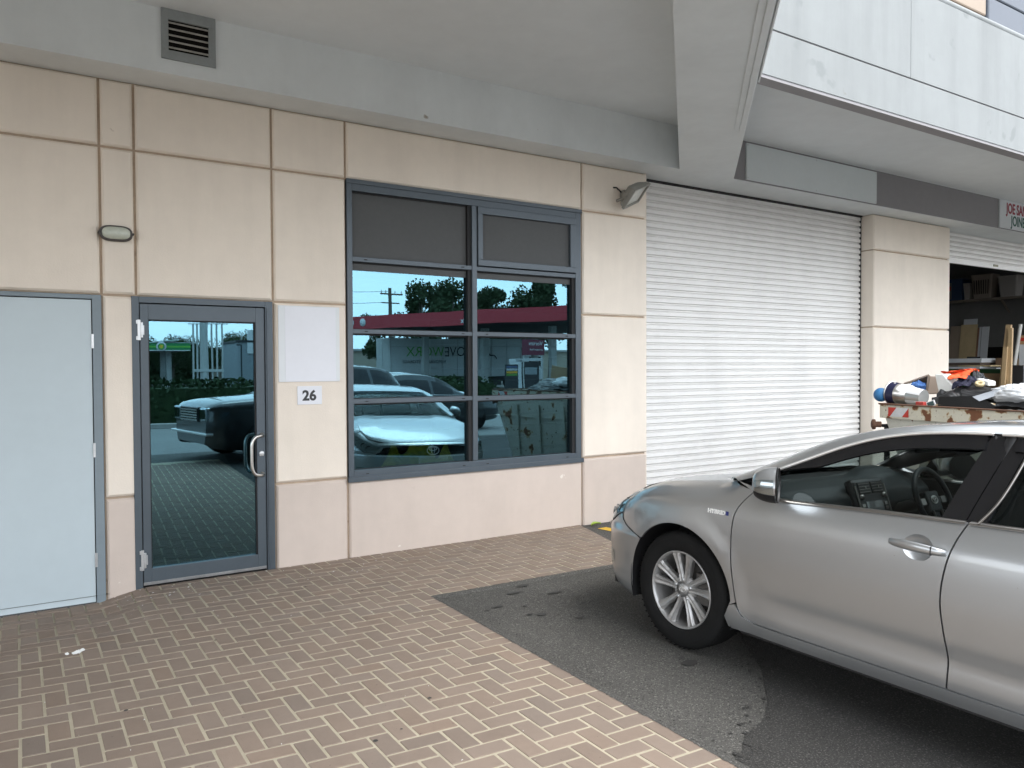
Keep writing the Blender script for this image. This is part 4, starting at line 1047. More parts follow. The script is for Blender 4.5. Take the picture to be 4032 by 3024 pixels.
        for i in range(10):
            a = 2 * PI * (i + .5) / 10 + (.11 if i % 2 else -.11) * .6; e = Vector((sin(a), 0, cos(a))); tg = Vector((cos(a), 0, -sin(a)))
            pr = [(.045, .068, .0195, .010), (.085, .066, .0175, .011), (.14, .072, .0195, .012), (.185, .080, .026, .011), (.208, .084, .0335, .008)]
            vv = []
            for r, h, hw, rd in pr:
                vv += [e * r - tg * hw + Vector((0, k * (h - .03), 0)), e * r - tg * hw + Vector((0, k * (h - .004), 0)), e * r - tg * hw * .55 + Vector((0, k * (h + rd * .75), 0)), e * r + Vector((0, k * (h + rd * .45), 0)),
                       e * r + tg * hw * .55 + Vector((0, k * (h + rd * .75), 0)), e * r + tg * hw + Vector((0, k * (h - .004), 0)), e * r + tg * hw + Vector((0, k * (h - .03), 0))]
            fs = [(j * 7 + c_, j * 7 + c_ + 1, (j + 1) * 7 + c_ + 1, (j + 1) * 7 + c_) for j in range(4) for c_ in range(6)]
            q.add(vv, fs, False)
        q.lathe([(.0, .076), (.030, .076), (.033, .073), (.034, .066), (.055, .064), (.074, .060), (.078, .040)], (0, 0, 0), ax_, 32)
        q.build('rim', M['alloy'], wh_, fix=True)
        q = MB()
        for i in range(5):
            a = 2 * PI * i / 5; q.lathe([(.0, .078), (.008, .077), (.0095, .072), (.0095, .055)], (sin(a) * .057, 0, cos(a) * .057), ax_, 10)
        q.build('wheel_nut', M['zinc'], wh_)
        q = MB(); q.lathe([(0, .0), (.150, .0), (.150, -.02), (.05, -.02)], (0, 0, 0), ax_, 40); q.obox((.115, k * .0, .02), (.045, 0, 0), (0, .04, 0), (0, 0, .085)); q.lathe([(.196, -.07), (0, -.07)], (0, 0, 0), ax_, 40); q.build('brake', M['alloy_dark'], wh_)
        if k == -1 and xs == 0: emblem((0, k * .0775, 0), (1, 0, 0), (0, 0, 1), .021, par=wh_)
    # interior
    q = MB()
    tb = [(.285, .930), (.33, .965), (.38, .985), (.45, .982), (.53, .950), (.585, .90), (.60, .84), (.58, .78), (.54, .70), (.50, .55)]
    def dsh(u, v):
        x = u * (len(tb) - 1); i = min(int(x), len(tb) - 2); s = lerp(tb[i][0], tb[i + 1][0], x - i); z = lerp(tb[i][1], tb[i + 1][1], x - i)
        y = lerp(-.74, .74, v)
        hump = .045 * math.exp(-((y - .37) / .19) ** 4) * smooth01((z - .85) / .1) if u > .2 else 0
        mid = -.030 * math.exp(-((y - .0) / .20) ** 6) * smooth01((u - .35) / .2)
        return (s + mid * -1 + .0, y, min(z + hump, 1.04))
    q.grid(dsh, 40, 48, flip=True); q.build('dashboard', M['dash'], t)
    q = MB()     # centre stack: surround, vents, screen, knobs
    cx = Vector((.665, -.01, .83)); xa = Vector((0, 1, 0)); ya = Vector((-.35, 0, 1)).normalized(); na = ya.cross(xa); na = na if na.x > 0 else -na
    q.obox(cx - na * .03 + ya * .01, xa * .165, ya * .17, na * .028); q.build('centre_stack', M['plastic'], t, bevel=.02)
    q = MB()
    for y_ in (-.066, .066):
        q.obox(cx + ya * .125 + xa * y_ - na * .001, xa * .056, ya * .034, na * .004)
    vo = q.build('air_vent', M['gasket'], t, bevel=.004)
    q = MB()
    for y_ in (-.066, .066):
        for i in range(4): q.obox(cx + ya * (.102 + .0155 * i) + xa * y_ + na * .004, xa * .052, ya * .0012, na * .002)
        q.obox(cx + ya * .125 + xa * (y_ + .01) + na * .005, xa * .005, ya * .006, na * .003)
    q.build('vent_vane', M['darkchrome'], vo)
    q = MB(); q.obox(cx - ya * .005 - na * .001, xa * .082, ya * .052, na * .002); q.build('display', M['screen'], t)
    q = MB()
    for y_ in (-.115, .115):
        q.lathe([(.016, 0), (.014, .014), (0, .015)], cx + xa * y_ + ya * .075, na, 16)
        q.tube([cx + xa * (y_ * 1.28) + ya * z_ + na * .0 for z_ in (-.14, -.05, .05, .14)], .006, 6)
        for i in range(4): q.obox(cx + xa * y_ + ya * (-.05 + .026 * i), xa * .015, ya * .009, na * .003)
    q.build('control_knob', M['darkchrome'], t)
    # steering wheel
    c = Vector((.795, .37, .875)); yv = Vector((-.40, 0, 1)).normalized(); xv = Vector((0, 1, 0)); nv = Vector((1, 0, .40)).normalized()
    sw = empty('steering_wheel', (0, 0, 0)); sw.parent = t
    q = MB(); q.tube([c + xv * cos(2 * PI * k / 40) * .182 + yv * sin(2 * PI * k / 40) * .182 for k in range(40)], .0165, 10, closed=True); q.build('wheel_ring', M['dash'], sw)
    q = MB(); q.obox(c - nv * .02 - yv * .01, xv * .075, yv * .062, nv * .022)
    for s_ in (-1, 1): q.obox(c + xv * s_ * .12 - yv * .005 - nv * .015, xv * .055, yv * .022, nv * .010)
    q.obox(c - yv * .12 - nv * .015, xv * .035, yv * .06, nv * .008); q.build('hub', M['dash'], sw, bevel=.012)
    q = MB()
    for s_ in (-1, 1): q.obox(c + xv * s_ * .115 - yv * .004 - nv * .003, xv * .024, yv * .018, nv * .002); q.tube([c + xv * s_ * .05 - yv * .06, c + xv * s_ * .04 - yv * .16], .006, 6)
    q.build('spoke_trim', M['darkchrome'], sw)
    emblem(c + nv * .005, xv, yv, .033, par=sw)
    q = MB(); q.tube([c - nv * .03, c - nv * .30], .035, 10); q.build('column', M['plastic'], sw)
    def rbox(mb, c, a, b, d): mb.obox(c, a, b, d)
    for y_ in (.37, -.37):
        q = MB(); q.obox((1.12, y_, .50), (.27, 0, .03), (0, .25, 0), (-.01, 0, .09)); q.obox((1.46, y_, .83), (.055, 0, -.012), (0, .24, 0), (.085, 0, .30)); q.build('seat', M['seat'], t, bevel=.05, seg=3)
        q = MB(); q.obox((1.575, y_, 1.21), (.045, 0, -.01), (0, .135, 0), (.02, 0, .08)); q.tube([(1.56, y_ - .05, 1.05), (1.57, y_ - .05, 1.18)], .008, 6); q.tube([(1.56, y_ + .05, 1.05), (1.57, y_ + .05, 1.18)], .008, 6); q.build('headrest', M['seat'], t, bevel=.025, seg=3)
    q = MB(); q.obox((2.15, 0, .50), (.27, 0, .02), (0, .68, 0), (0, 0, .09)); q.obox((2.52, 0, .83), (.06, 0, 0), (0, .68, 0), (.11, 0, .29)); q.build('rear_seat', M['seat'], t, bevel=.05, seg=3)
    q = MB(); q.box(.25, -.80, .27, 2.5, .80, .30); q.box(.72, -.13, .30, 1.5, .13, .58)
    for k in (1, -1):
        q.obox((1.05, k * .80, .63), (.62, 0, 0), (0, .02, 0), (0, 0, .31)); q.obox((1.05, k * .765, .72), (.5, 0, 0), (0, .03, 0), (0, 0, .045)); q.obox((2.05, k * .80, .63), (.44, 0, 0), (0, .02, 0), (0, 0, .31))
        q.tube([(1.50, k * .80, .95), (1.555, k * .72, 1.13), (1.585, k * .64, 1.31)], .035, 8)
    q.build('cabin_trim', M['plastic'], t)
    q = MB(); q.grid(lambda u, v: (lerp(.98, 2.45, u), lerp(-.54, .54, v), sinterp([(.9, 1.255), (1.1, 1.295), (1.3, 1.322), (1.8, 1.342), (2.1, 1.328), (2.45, 1.275)], lerp(.98, 2.45, u)) + .010 * (1 - (2 * v - 1) ** 2)), 10, 10); q.build('headlining', M['seat'], t)
    q = MB(); q.obox((.93, 0, 1.205), (.012, 0, 0), (0, .115, 0), (0, 0, .032)); q.tube([(.92, 0, 1.21), (.885, 0, 1.255)], .01, 6); q.build('rear_view_mirror', M['plastic'], t, bevel=.006)
    return t
M['mirror'] = nmat('mirror_glass', (.75, .78, .78), .02, metal=1)
M['dish'] = M['silver']
car = make_sedan('silver four-door sedan parked nose-in on the asphalt in front of the roller shutter')
th = rad(93.3)
car.location = (3.875 - cos(th) * -.05, -2.925 + sin(th) * .05, ZA - .027)
# car space x (s) points backwards, y left
car.rotation_euler = (-.034, 0, th + PI)      # it leans a little with the cross-fall of the asphalt
# ------------------------------------------------------------------ skip bin
def rustmat(name, base, th1, scale):
    m = nmat(name, base, .6, vary=.08, vscale=3, bump=.25, bscale=40, coord='Object',
             dirt=[(scale, th1 - .04, (.42, .30, .16), .04), (scale, th1, (.16, .062, .026), .02), (scale * 4, .66, (.13, .05, .022), .02)])
    return m
M['skip_rim'] = rustmat('rusty_cream_rim', (.60, .56, .45), .575, 9)
M['skip'] = rustmat('cream_steel', (.55, .535, .465), .655, 5)
M['rust'] = nmat('rust', (.13, .065, .038), .85, vary=.3, vscale=12, bump=.3, bscale=80, coord='Object')
M['reflect_white'] = nmat('white_reflector', (.62, .62, .62), .5, vary=.1, vscale=20, coord='Object')
M['reflect_red'] = nmat('red_reflector', (.50, .035, .02), .45, vary=.1, vscale=20, coord='Object')
DROP = .075
SA = math.atan2(-.174, .985)       # skip x axis (across, away from the car)
sk = empty('skip_bin', (6.645, -1.86, ZA - DROP), SA, 'rusty cream steel skip bin heaped with rubbish between the car and the workshop', 'skip bin')
# local: x across 0..1.65, y along 0..-2.7, z up; rim at 1.23
RZ = 1.245 + DROP; SL = 2.72; SW = 1.62
q = MB()
for x0, x1, y0, y1 in [(0, .035, -SL, 0), (SW - .035, SW, -SL, 0), (.035, SW - .035, -.035, 0), (.035, SW - .035, -SL, -SL + .035)]:
    q.box(x0, y0, RZ - .125, x1, y1, RZ)
q.build('rim', M['skip_rim'], sk, bevel=.004)
q = MB()
q.prism([(0, 0), (.05, 0), (.05, -SL), (0, -SL)], lambda a, b: (a - .012, b, RZ), (0, 0, .012))
q.prism([(0, 0), (.05, 0), (.05, -SL), (0, -SL)], lambda a, b: (a + SW - .04, b, RZ), (0, 0, .012))
q.box(.03, -.045, RZ, SW - .03, .045, RZ + .012); q.box(.03, -SL - .02, RZ, SW - .03, -SL + .03, RZ + .012)
q.build('rim_cap', M['rust'], sk, bevel=.003)
q = MB()
top = [(.02, -.05), (SW - .02, -.05), (SW - .02, -SL + .03), (.02, -SL + .03)]; bot = [(.10, -.42), (SW - .10, -.42), (SW - .10, -SL + .45), (.10, -SL + .45)]
q.add([(a, b, RZ - .125) for a, b in top] + [(a, b, .10) for a, b in bot], [(0, 4, 5, 1), (1, 5, 6, 2), (2, 6, 7, 3), (3, 7, 4, 0), (4, 7, 6, 5)])
q.add([(a, b, RZ - .42) for a, b in top], [(0, 1, 2, 3)])
for y in (-.55, -1.1, -1.65, -2.15):
    tt = .0; q.obox((.045, y, .62), (.012, 0, 0), (0, .045, 0), (-.038, 0, .48))
    q.obox((SW - .045, y, .62), (.012, 0, 0), (0, .045, 0), (.038, 0, .48))
for x in (.4, .8, 1.2): q.obox((x, -SL + .215, .62), (.04, 0, 0), (0, .014, 0), (0, -.205, .48)); q.obox((x, -.215, .62), (.04, 0, 0), (0, .014, 0), (0, .205, .48))
q.build('body', M['skip'], sk)
for y in (-.03, -SL + .08):
    for x0, d in ((0, -1), (SW, 1)):
        q = MB(); q.lathe([(.028, 0), (.028, .05), (.048, .052), (.050, .075), (.03, .085), (0, .086)], (x0 - d * .02, y + .03, RZ - .19), (d * .8, .6 if y > -1 else -.6, 0), 18, caps=False); q.build('lifting_lug', M['rust'], sk)
q = MB(); q.box(.09, -.012, 0, .125, .03, RZ - .2); q.box(.07, -.02, RZ - .22, .17, .04, RZ - .19); q.box(.07, -.2, 0, .14, .03, .03); q.build('leg', M['gasket'], sk, bevel=.004)
q = MB(); q.box(SW - .125, -.012, 0, SW - .09, .03, RZ - .2); q.build('leg', M['gasket'], sk, bevel=.004)
q = MB(); q.box(.2, -SL + .5, -.0, SW - .2, -.5, .1); q.build('skid', M['rust'], sk)
for yy in (-.10, -SL + .38):
    q = MB(); q.add([(-.003, yy, RZ - .105), (-.003, yy - .22, RZ - .105), (-.003, yy - .22, RZ - .02), (-.003, yy, RZ - .02)], [(0, 3, 2, 1)]); hz = q.build('hazard_sticker', M['reflect_white'], sk)
    q = MB(); q.add([(-.004, yy, RZ - .105), (-.004, yy - .02, RZ - .105), (-.004, yy - .09, RZ - .02), (-.004, yy, RZ - .02)], [(0, 3, 2, 1)]); q.add([(-.004, yy - .15, RZ - .105), (-.004, yy - .22, RZ - .105), (-.004, yy - .22, RZ - .02)], [(0, 1, 2)]); q.build('hazard_stripe', M['reflect_red'], hz)

skm = Matrix.Translation((6.645, -1.86, ZA - DROP)) @ Matrix.Rotation(SA, 4, 'Z')
def K(x, y, z): return skm @ Vector((x, y, z))
XA = (skm.to_3x3() @ Vector((0, -1, 0)))       # along the skip towards the viewer's right
XB = (skm.to_3x3() @ Vector((1, 0, 0)))
UP = Vector((0, 0, 1))
def nz(p, f, s=0): return noise.noise(Vector(p) * f + Vector((s * 7.3, s * 3.1, s)))
def cloth(name, mat, c, ra, rb, rc, label, cat, amp=.25, f=6, seed=0, nu=48, nv=28, flat=.0, group=None):
    """crumpled fabric or film: a folded, closed lump of one piece"""
    q = MB(); c = Vector(c)
    def fn(u, v):
        a = 2 * PI * u; b = PI * v; d = Vector((cos(a) * sin(b), sin(a) * sin(b), cos(b)))
        r = 1 + amp * (nz(d, f * .5, seed) + .6 * abs(nz(d, f, seed + 3)) * 1.4 + .35 * (1 - abs(nz(d, f * 2.2, seed + 5)) * 2))
        return c + (XA * (d.x * ra) + XB * (d.y * rb) + UP * (max(d.z, -flat if flat else d.z) * rc)) * r
    q.grid(lambda u, v: tuple(fn(u, v)), nu, nv); return tag(q.build(name, mat, fix=True), label, cat, group)
def Z(x, along, h): return K(x, -along, RZ + h)
M['ball'] = nmat('blue_rubber', (.035, .165, .36), .55, vary=.06, vscale=20)
q = MB(); bc = Z(.10, -.075, .088); q.lathe([(.067 * sin(PI * k / 20), -.067 * cos(PI * k / 20)) for k in range(21)], bc, (0, 0, 1), 32)
tag(q.build('ball', M['ball'], fix=True), 'small blue ball at the mouth of the navy and white bucket on the skip', 'ball')
# navy/white/silver drum lying on its side
M['navy'] = nmat('navy_print', (.018, .02, .055), .35); M['drum_white'] = nmat('white_print', (.70, .70, .70), .35); M['drum_silver'] = nmat('tin_silver', (.52, .53, .51), .25, metal=.6)
M['beige'] = nmat('beige_plastic', (.40, .315, .25), .5)
bt = empty('bucket', (0, 0, 0), 0, 'navy, white and silver tin bucket lying on its side at the end of the skip', 'bucket')
p0 = Z(.16, -.005, .112); p1 = Z(.18, .325, .074); ax_ = (p1 - p0).normalized(); r0, r1 = .106, .072
q = MB(); n = 40
u_ = ax_.cross(UP).normalized(); w_ = ax_.cross(u_)
vv = []
for t in [0, .12, .30, .48, .75, 1.0]:
    for k in range(n): vv.append(p0 + (p1 - p0) * t + (u_ * cos(2 * PI * k / n) + w_ * sin(2 * PI * k / n)) * lerp(r0, r1, t))
fs = [(i * n + k, i * n + (k + 1) % n, (i + 1) * n + (k + 1) % n, (i + 1) * n + k) for i in range(5) for k in range(n)]
q.add(vv, fs, True)
for fi, f in enumerate(q.f):
    i, k = divmod(fi, n); dd = u_ * cos(2 * PI * (k + .5) / n) + w_ * sin(2 * PI * (k + .5) / n); h_ = dd.dot(UP)
    q.mi[fi] = (0 if i < 3 else 1) if h_ > .35 else ((0 if i < 2 else 2) if h_ > -.45 else (0 if i < 3 else 1))
q.build('drum', [M['navy'], M['drum_white'], M['drum_silver']], bt)
q = MB(); q.lathe([(r0 + .003, -.004), (r0 + .003, .006), (r0 - .004, .006)], p0, ax_, n); q.lathe([(r0 - .006, .01), (r0 - .012, .2), (0, .2)], p0, ax_, n); q.build('bucket_rim', M['steel'], bt)
q = MB(); q.lathe([(0, 0), (r1, 0)], p1, ax_, n); q.build('base', M['drum_silver'], bt)
q = MB(); pe = p0 + (p1 - p0) * .17 + UP * .092 - XB * .03; q.lathe([(.009, 0), (.007, .010), (0, .011)], pe, UP - XB * .5, 12); q.build('handle_stud', M['steel'], bt)
# beige tub tipped up, its mouth towards the car
tb_ = empty('plastic_tub', (0, 0, 0), 0, 'beige plastic tub tipped on its side behind the bucket', 'tub')
tl, tr, br, bl_ = Z(.52, -.165, .19), Z(.52, .10, .275), Z(.54, .055, .085), Z(.54, -.135, .08); tn = (XB * .9 + XA * .42).normalized() * .30
def quad(s_, d): 
    cc = (tl + tr + br + bl_) / 4; return [cc + (p - cc) * s_ + tn * d for p in (tl, tr, br, bl_)]
R_ = [quad(.80, 1), quad(.97, .04), quad(1.06, .03), quad(1.06, -.02), quad(.97, -.02), quad(.76, .95)]
vv = [p for r in R_ for p in r]; fs = [(i * 4 + k, i * 4 + (k + 1) % 4, (i + 1) * 4 + (k + 1) % 4, (i + 1) * 4 + k) for i in range(5) for k in range(4)] + [(0, 1, 2, 3), (20, 21, 22, 23)]
q = MB(); q.add(vv, fs); q.build('tub_shell', M['beige'], tb_, bevel=.010)
M['blue_cloth'] = nmat('blue_cloth', (.055, .14, .36), .9, vary=.1, vscale=30); M['white_cloth'] = nmat('white_cloth', (.66, .66, .66), .9, vary=.06, vscale=20)
cloth('cloth', M['blue_cloth'], Z(.50, .005, .160), .062, .06, .052, 'crumpled blue cloth in the mouth of the beige tub', 'cloth', seed=1, f=4)
cloth('cloth', M['white_cloth'], Z(.49, -.065, .140), .075, .06, .048, 'crumpled white cloth beside the blue cloth in the beige tub', 'cloth', seed=2, f=4)
M['foam'] = nmat('foam_white', (.68, .675, .64), .8, vary=.05, vscale=30)
q = MB(); q.prism([(.255, .287), (.345, .290), (.445, .17), (.40, .06), (.31, .06)], lambda a, b: tuple(Z(.40, a, b)), XB * .11)
tag(q.build('foam_block', M['foam'], bevel=.012, seg=3), 'white foam block standing on edge under the orange jacket in the skip', 'foam block')
M['orange'] = nmat('orange_hivis', (.80, .10, .022), .85, vary=.06, vscale=25); M['navy_cloth'] = nmat('navy_cloth', (.012, .012, .032), .9, vary=.2, vscale=18); M['grey_cloth'] = nmat('grey_cloth', (.075, .08, .085), .9, vary=.2, vscale=30)
jk = empty('work_jacket', (0, 0, 0), 0, 'orange and navy work jacket thrown over the heap in the skip', 'jacket')
def drape(mat, corners, name, par, amp=.03, f=7, seed=0, nu=36, nv=26, thick=.006, label=None, cat=None, sag=0):
    """a hanging sheet between four corners with folds, 6 mm thick"""
    a, b, c_, d = [Vector(p) for p in corners]; q = MB(); n_ = (b - a).cross(d - a).normalized(); n_ = n_ if n_.dot(UP - XB) > 0 else -n_
    def fn(u, v):
        p = lerp(lerp(a, b, u), lerp(d, c_, u), v)
        wv = nz((u * 1.6, v * 1.6, seed), f * .35, seed) * amp * 1.6 + abs(nz((u * 2.2 + v, v * .8, seed), f * .5, seed + 2)) * amp * 1.6 + nz((u * 3, v * 3, seed), f * .7, seed) * amp * .5
        return p + n_ * (wv - sag * 4 * u * (1 - u))
    q.grid(lambda u, v: tuple(fn(u, v)), nu, nv); q.grid(lambda u, v: tuple(fn(u, v) - n_ * thick), nu, nv, flip=True)
    o = q.build(name, mat, par)
    if label: tag(o, label, cat)
    return o
drape(M['orange'], [Z(.56, .22, .295), Z(.64, .47, .335), Z(.42, .545, .255), Z(.40, .40, .235)], 'orange_panel', jk, .015, 3.2, 3)
drape(M['orange'], [Z(.60, .22, .285), Z(.75, .44, .32), Z(.62, .48, .335), Z(.50, .24, .30)], 'orange_panel', jk, .012, 3.2, 8)
drape(M['navy_cloth'], [Z(.48, .44, .255), Z(.55, .54, .26), Z(.44, .70, .185), Z(.36, .46, .165)], 'navy_panel', jk, .022, 4, 4)
drape(M['navy_cloth'], [Z(.60, .20, .235), Z(.55, .265, .29), Z(.46, .30, .10), Z(.50, .22, .08)], 'navy_panel', jk, .016, 4, 6)
drape(M['grey_cloth'], [Z(.66, .44, .315), Z(.70, .51, .29), Z(.60, .64, .185), Z(.56, .52, .19)], 'grey_panel', jk, .02, 7, 9)
M['black_film'] = nmat('black_builders_film', (.020, .020, .021), .42, spec=.5, vary=.15, vscale=8)
drape(M['black_film'], [Z(.40, .30, .10), Z(.46, .62, .185), Z(.22, 1.15, .05), Z(.12, .42, .02)], 'plastic_sheet', None, .026, 5, 11, 60, 40, label='black plastic sheet draped in folds across the top of the skip', cat='plastic sheet')
drape(M['black_film'], [Z(.42, .52, .165), Z(.50, 1.9, .19), Z(.14, 2.0, .05), Z(.18, .70, .08)], 'plastic_sheet', None, .028, 5, 12, 70, 40, label='black plastic sheet with long folds running towards the far end of the skip', cat='plastic sheet')
drape(M['black_film'], [Z(.22, 1.0, .06), Z(.24, 1.9, .10), Z(.03, 1.9, .02), Z(.03, 1.10, .015)], 'plastic_sheet', None, .02, 9, 15, 40, 20, label='black plastic sheet under the bundle of white wrap on the skip', cat='plastic sheet')
q = MB(); a, b, c_, d = [Vector(p) for p in (Z(.10, .54, .090), Z(.16, .86, .110), Z(.04, 1.14, .012), Z(.01, .60, -.012))]
def ribs(u, v):
    p = lerp(lerp(a, b, u), lerp(d, c_, u), v); n_ = (b - a).cross(d - a).normalized(); n_ = n_ if n_.dot(XB) < 0 else -n_
    return p + n_ * (.005 * (1 if int(v * 40) % 2 else 0))
q.grid(lambda u, v: tuple(ribs(u, v)), 6, 80, smooth=False); tag(q.build('ribbed_mat', nmat('ribbed_rubber', (.018, .018, .018), .5)), 'black ribbed rubber mat leaning over the rim of the skip', 'rubber mat')
M['clear_strip'] = nmat('corrugated_clear_plastic', (.40, .42, .45), .25, spec=.6)
q = MB(); a, b, c_, d = [Vector(p) for p in (Z(.13, .83, .100), Z(.20, 1.06, .185), Z(.17, 1.09, .145), Z(.08, .93, .066))]
q.grid(lambda u, v: tuple(lerp(lerp(a, b, u), lerp(d, c_, u), v) + UP * (.004 * (int(v * 14) % 2))), 8, 28, smooth=False); tag(q.build('plastic_strip', M['clear_strip']), 'pale corrugated plastic strip lying on the black sheet in the skip', 'plastic strip')
M['wrap'] = nmat('white_wrap', (.62, .63, .64), .35, spec=.6, vary=.06, vscale=15)
cloth('plastic_wrap', M['wrap'], Z(.24, 1.20, .125), .23, .12, .085, 'crumpled bundle of white plastic wrap on the black sheet in the skip', 'plastic wrap', amp=.26, f=3.6, seed=5, nu=90, nv=50)
q = MB(); q.obox(Z(.08, .385, .024), XA * .04, UP * .016, XB * .03); tag(q.build('carton', [nmat('red_carton', (.42, .05, .04), .5)], bevel=.004), 'flattened red carton on the skip rim beside the bucket', 'carton')
q = MB(); q.obox(Z(.05, .505, .026), (XA * .04 + UP * .014), (UP * .026 - XA * .010), XB * .004); ph = q.build('picture_frame', M['drum_white'], bevel=.002); tag(ph, 'small white frame with a dark face propped on the skip rim', 'frame')
q = MB(); q.obox(Z(.045, .505, .026), (XA * .030 + UP * .0105), (UP * .018 - XA * .007), XB * .002); q.build('face', nmat('teal_face', (.04, .08, .08), .3), ph)
q = MB(); q.obox(Z(.08, .585, .014), XA * .028, UP * .012, XB * .04); tag(q.build('offcut', nmat('timber_offcut', (.42, .30, .18), .8)), 'small timber offcut on the skip rim beside the ribbed mat', 'offcut')
q = MB(); q.lathe([(.016, -.012), (.036, -.012), (.036, .012), (.016, .012), (.016, -.012)], Z(.40, .70, .205), (-.5, -.3, 1), 24); tag(q.build('tape_roll', nmat('tan_tape', (.50, .40, .22), .5)), 'roll of tan tape on the heap behind the navy jacket sleeve', 'tape roll')
q = MB(); q.obox(Z(.60, .615, .215), XA * .055 - UP * .012, UP * .022, XB * .05); tag(q.build('white_box', M['foam'], bevel=.008), 'white box behind the tape roll on the heap in the skip', 'box')
# fill under the heap so nothing floats
q = MB(); q.grid(lambda u, v: tuple(K(lerp(.06, SW - .06, u), lerp(-.06, -SL + .06, v), RZ - .07 + .10 * sin(PI * u) * sin(PI * v) + .05 * nz((u * 4, v * 6, 1), 2))), 26, 40)
tag(q.build('rubble', nmat('mixed_rubble', (.10, .095, .085), .95, vary=.5, vscale=9, bump=.6, bscale=30)), kind='stuff')
cb = MB(); cb.obox(Z(.95, 2.05, .20), XA * .24 + UP * .03, UP * .17 - XA * .03, XB * .01); tag(cb.build('cardboard_sheet', nmat('cardboard', (.36, .25, .15), .85, vary=.08, vscale=8)), 'brown cardboard sheet standing in the far end of the skip', 'cardboard')

# ------------------------------------------------------------------ inside the workshop
M['ply'] = nmat('plywood', (.56, .435, .25), .7, vary=.08, vscale=3, streak=(6, .12, (1, 1, .1)))
M['mdf_white'] = nmat('white_board', (.62, .64, .66), .5, vary=.03)
M['pine'] = nmat('dressed_pine', (.60, .42, .23), .65, vary=.08, vscale=5, streak=(10, .2, (1, 1, .06)))
M['green_bench'] = nmat('green_bench_paint', (.012, .058, .016), .6, vary=.1)
def board(name, mat, base, w, h, t, label, cat, yaw=90, lean=6, group=None):
    """a board standing on the floor, leaning back against the workshop wall"""
    q = MB(); q.box(-w / 2, 0, 0, w / 2, t, h); o = q.build(name, mat, bevel=.002)
    o.location = base; o.rotation_euler = (rad(-lean), 0, rad(yaw)); return tag(o, label, cat, group)
WX = 17.58
def wsx(px, py, X):   # point on the plane X = const seen in a given direction of the doorway
    return None
q = MB(); q.box(17.15, .56, 3.03, 17.58, 4.2, 3.055); q.box(17.13, .56, 3.0, 17.15, 4.2, 3.055)
for y in (.8, 2.0, 3.4): q.bar((17.57, y, 2.75), (17.2, y, 3.03), .03, .03)
tag(q.build('shelf', nmat('shelf_board', (.20, .17, .14), .8)), 'long dark shelf high on the grey workshop wall carrying cartons and tubs', 'shelf')
M['tub_a'] = nmat('tub_tan', (.34, .29, .25), .7); M['tub_b'] = nmat('tub_grey', (.42, .40, .38), .7); M['box_blue'] = nmat('printed_carton_blue', (.045, .085, .17), .7); M['box_pale'] = nmat('printed_carton_pale', (.20, .18, .16), .8)
def wire_tub(y0, y1, z0, z1, mat, label, ribs):
    t = empty('storage_tub', (17.33, (y0 + y1) / 2, z0), 0, label, 'storage tub'); w_ = (y1 - y0) / 2; h = z1 - z0; q = MB()
    prof = [(.80, 0), (.80, .02), (.97, h - .05), (1.0, h - .03), (1.04, h)]
    vv = [(.17 * f * sx, w_ * f * sy, z) for f, z in prof for sx, sy in ((-1, -.85), (-.85, -1), (.85, -1), (1, -.85), (1, .85), (.85, 1), (-.85, 1), (-1, .85))]
    q.add(vv, [(i * 8 + k, i * 8 + (k + 1) % 8, (i + 1) * 8 + (k + 1) % 8, (i + 1) * 8 + k) for i in range(4) for k in range(8)] + [tuple(range(8))[::-1]])
    q.build('tub_body', mat, t)
    if ribs:
        q = MB()
        for k in range(7): q.bar((-.155, -w_ * .6 + w_ * 1.2 * k / 6, .10), (-.172, -w_ * .66 + w_ * 1.32 * k / 6, h - .12), .012, .012)
        q.build('slot', M['dark'], t)
wire_tub(2.16, 2.60, 3.056, 3.58, M['tub_a'], 'tan slotted tub on the shelf beside the printed carton', True)
wire_tub(1.66, 2.06, 3.056, 3.50, M['tub_b'], 'pale grey tub on the shelf nearest the doorway edge', False)
wire_tub(2.62, 2.76, 3.056, 3.42, M['tub_b'], 'narrow grey tub on the shelf squeezed against the carton', False)
ct = empty('carton', (17.35, 2.98, 3.056), 0, 'blue and pale printed carton at the left end of the visible shelf', 'carton')
q = MB(); q.box(-.19, -.20, 0, .19, .20, .48); q.build('carton_box', M['box_blue'], ct, bevel=.004)
q = MB(); q.box(-.194, .02, .03, -.191, .19, .40); q.build('printed_panel', M['box_pale'], ct); q = MB(); q.box(-.197, .04, .22, -.1945, .09, .32); q.build('red_label', M['reflect_red'], ct)
def wallboard(y0, y1, ztop, mat, name, label, cat, x=16.8, dx=.16, t=.018):
    q = MB(); zf = -.03
    q.add([(x, y0, zf), (x, y1, zf), (x + dx * 2.2, y1, ztop), (x + dx * 2.2, y0, ztop), (x + t, y0, zf), (x + t, y1, zf), (x + t + dx * 2.2, y1, ztop), (x + t + dx * 2.2, y0, ztop)],
          [(0, 3, 2, 1), (4, 5, 6, 7), (0, 1, 5, 4), (1, 2, 6, 5), (2, 3, 7, 6), (3, 0, 4, 7)])
    tag(q.build(name, mat), label, cat)
wallboard(2.44, 2.78, 2.50, M['ply'], 'timber_sheet', 'pale yellow plywood sheet leaning in the workshop behind the white slab', 'board')
wallboard(2.78, 3.02, 2.48, nmat('old_board', (.30, .24, .18), .8), 'timber_sheet', 'brown board leaning behind the left edge of the plywood sheet', 'board', x=16.83)
wallboard(2.52, 2.80, 2.63, M['mdf_white'], 'white_board', 'white board showing above the top of the plywood sheet', 'board', x=16.95)
wallboard(2.20, 2.345, 2.44, M['mdf_white'], 'white_board', 'wider white board strip leaning beside the plywood sheet', 'board')
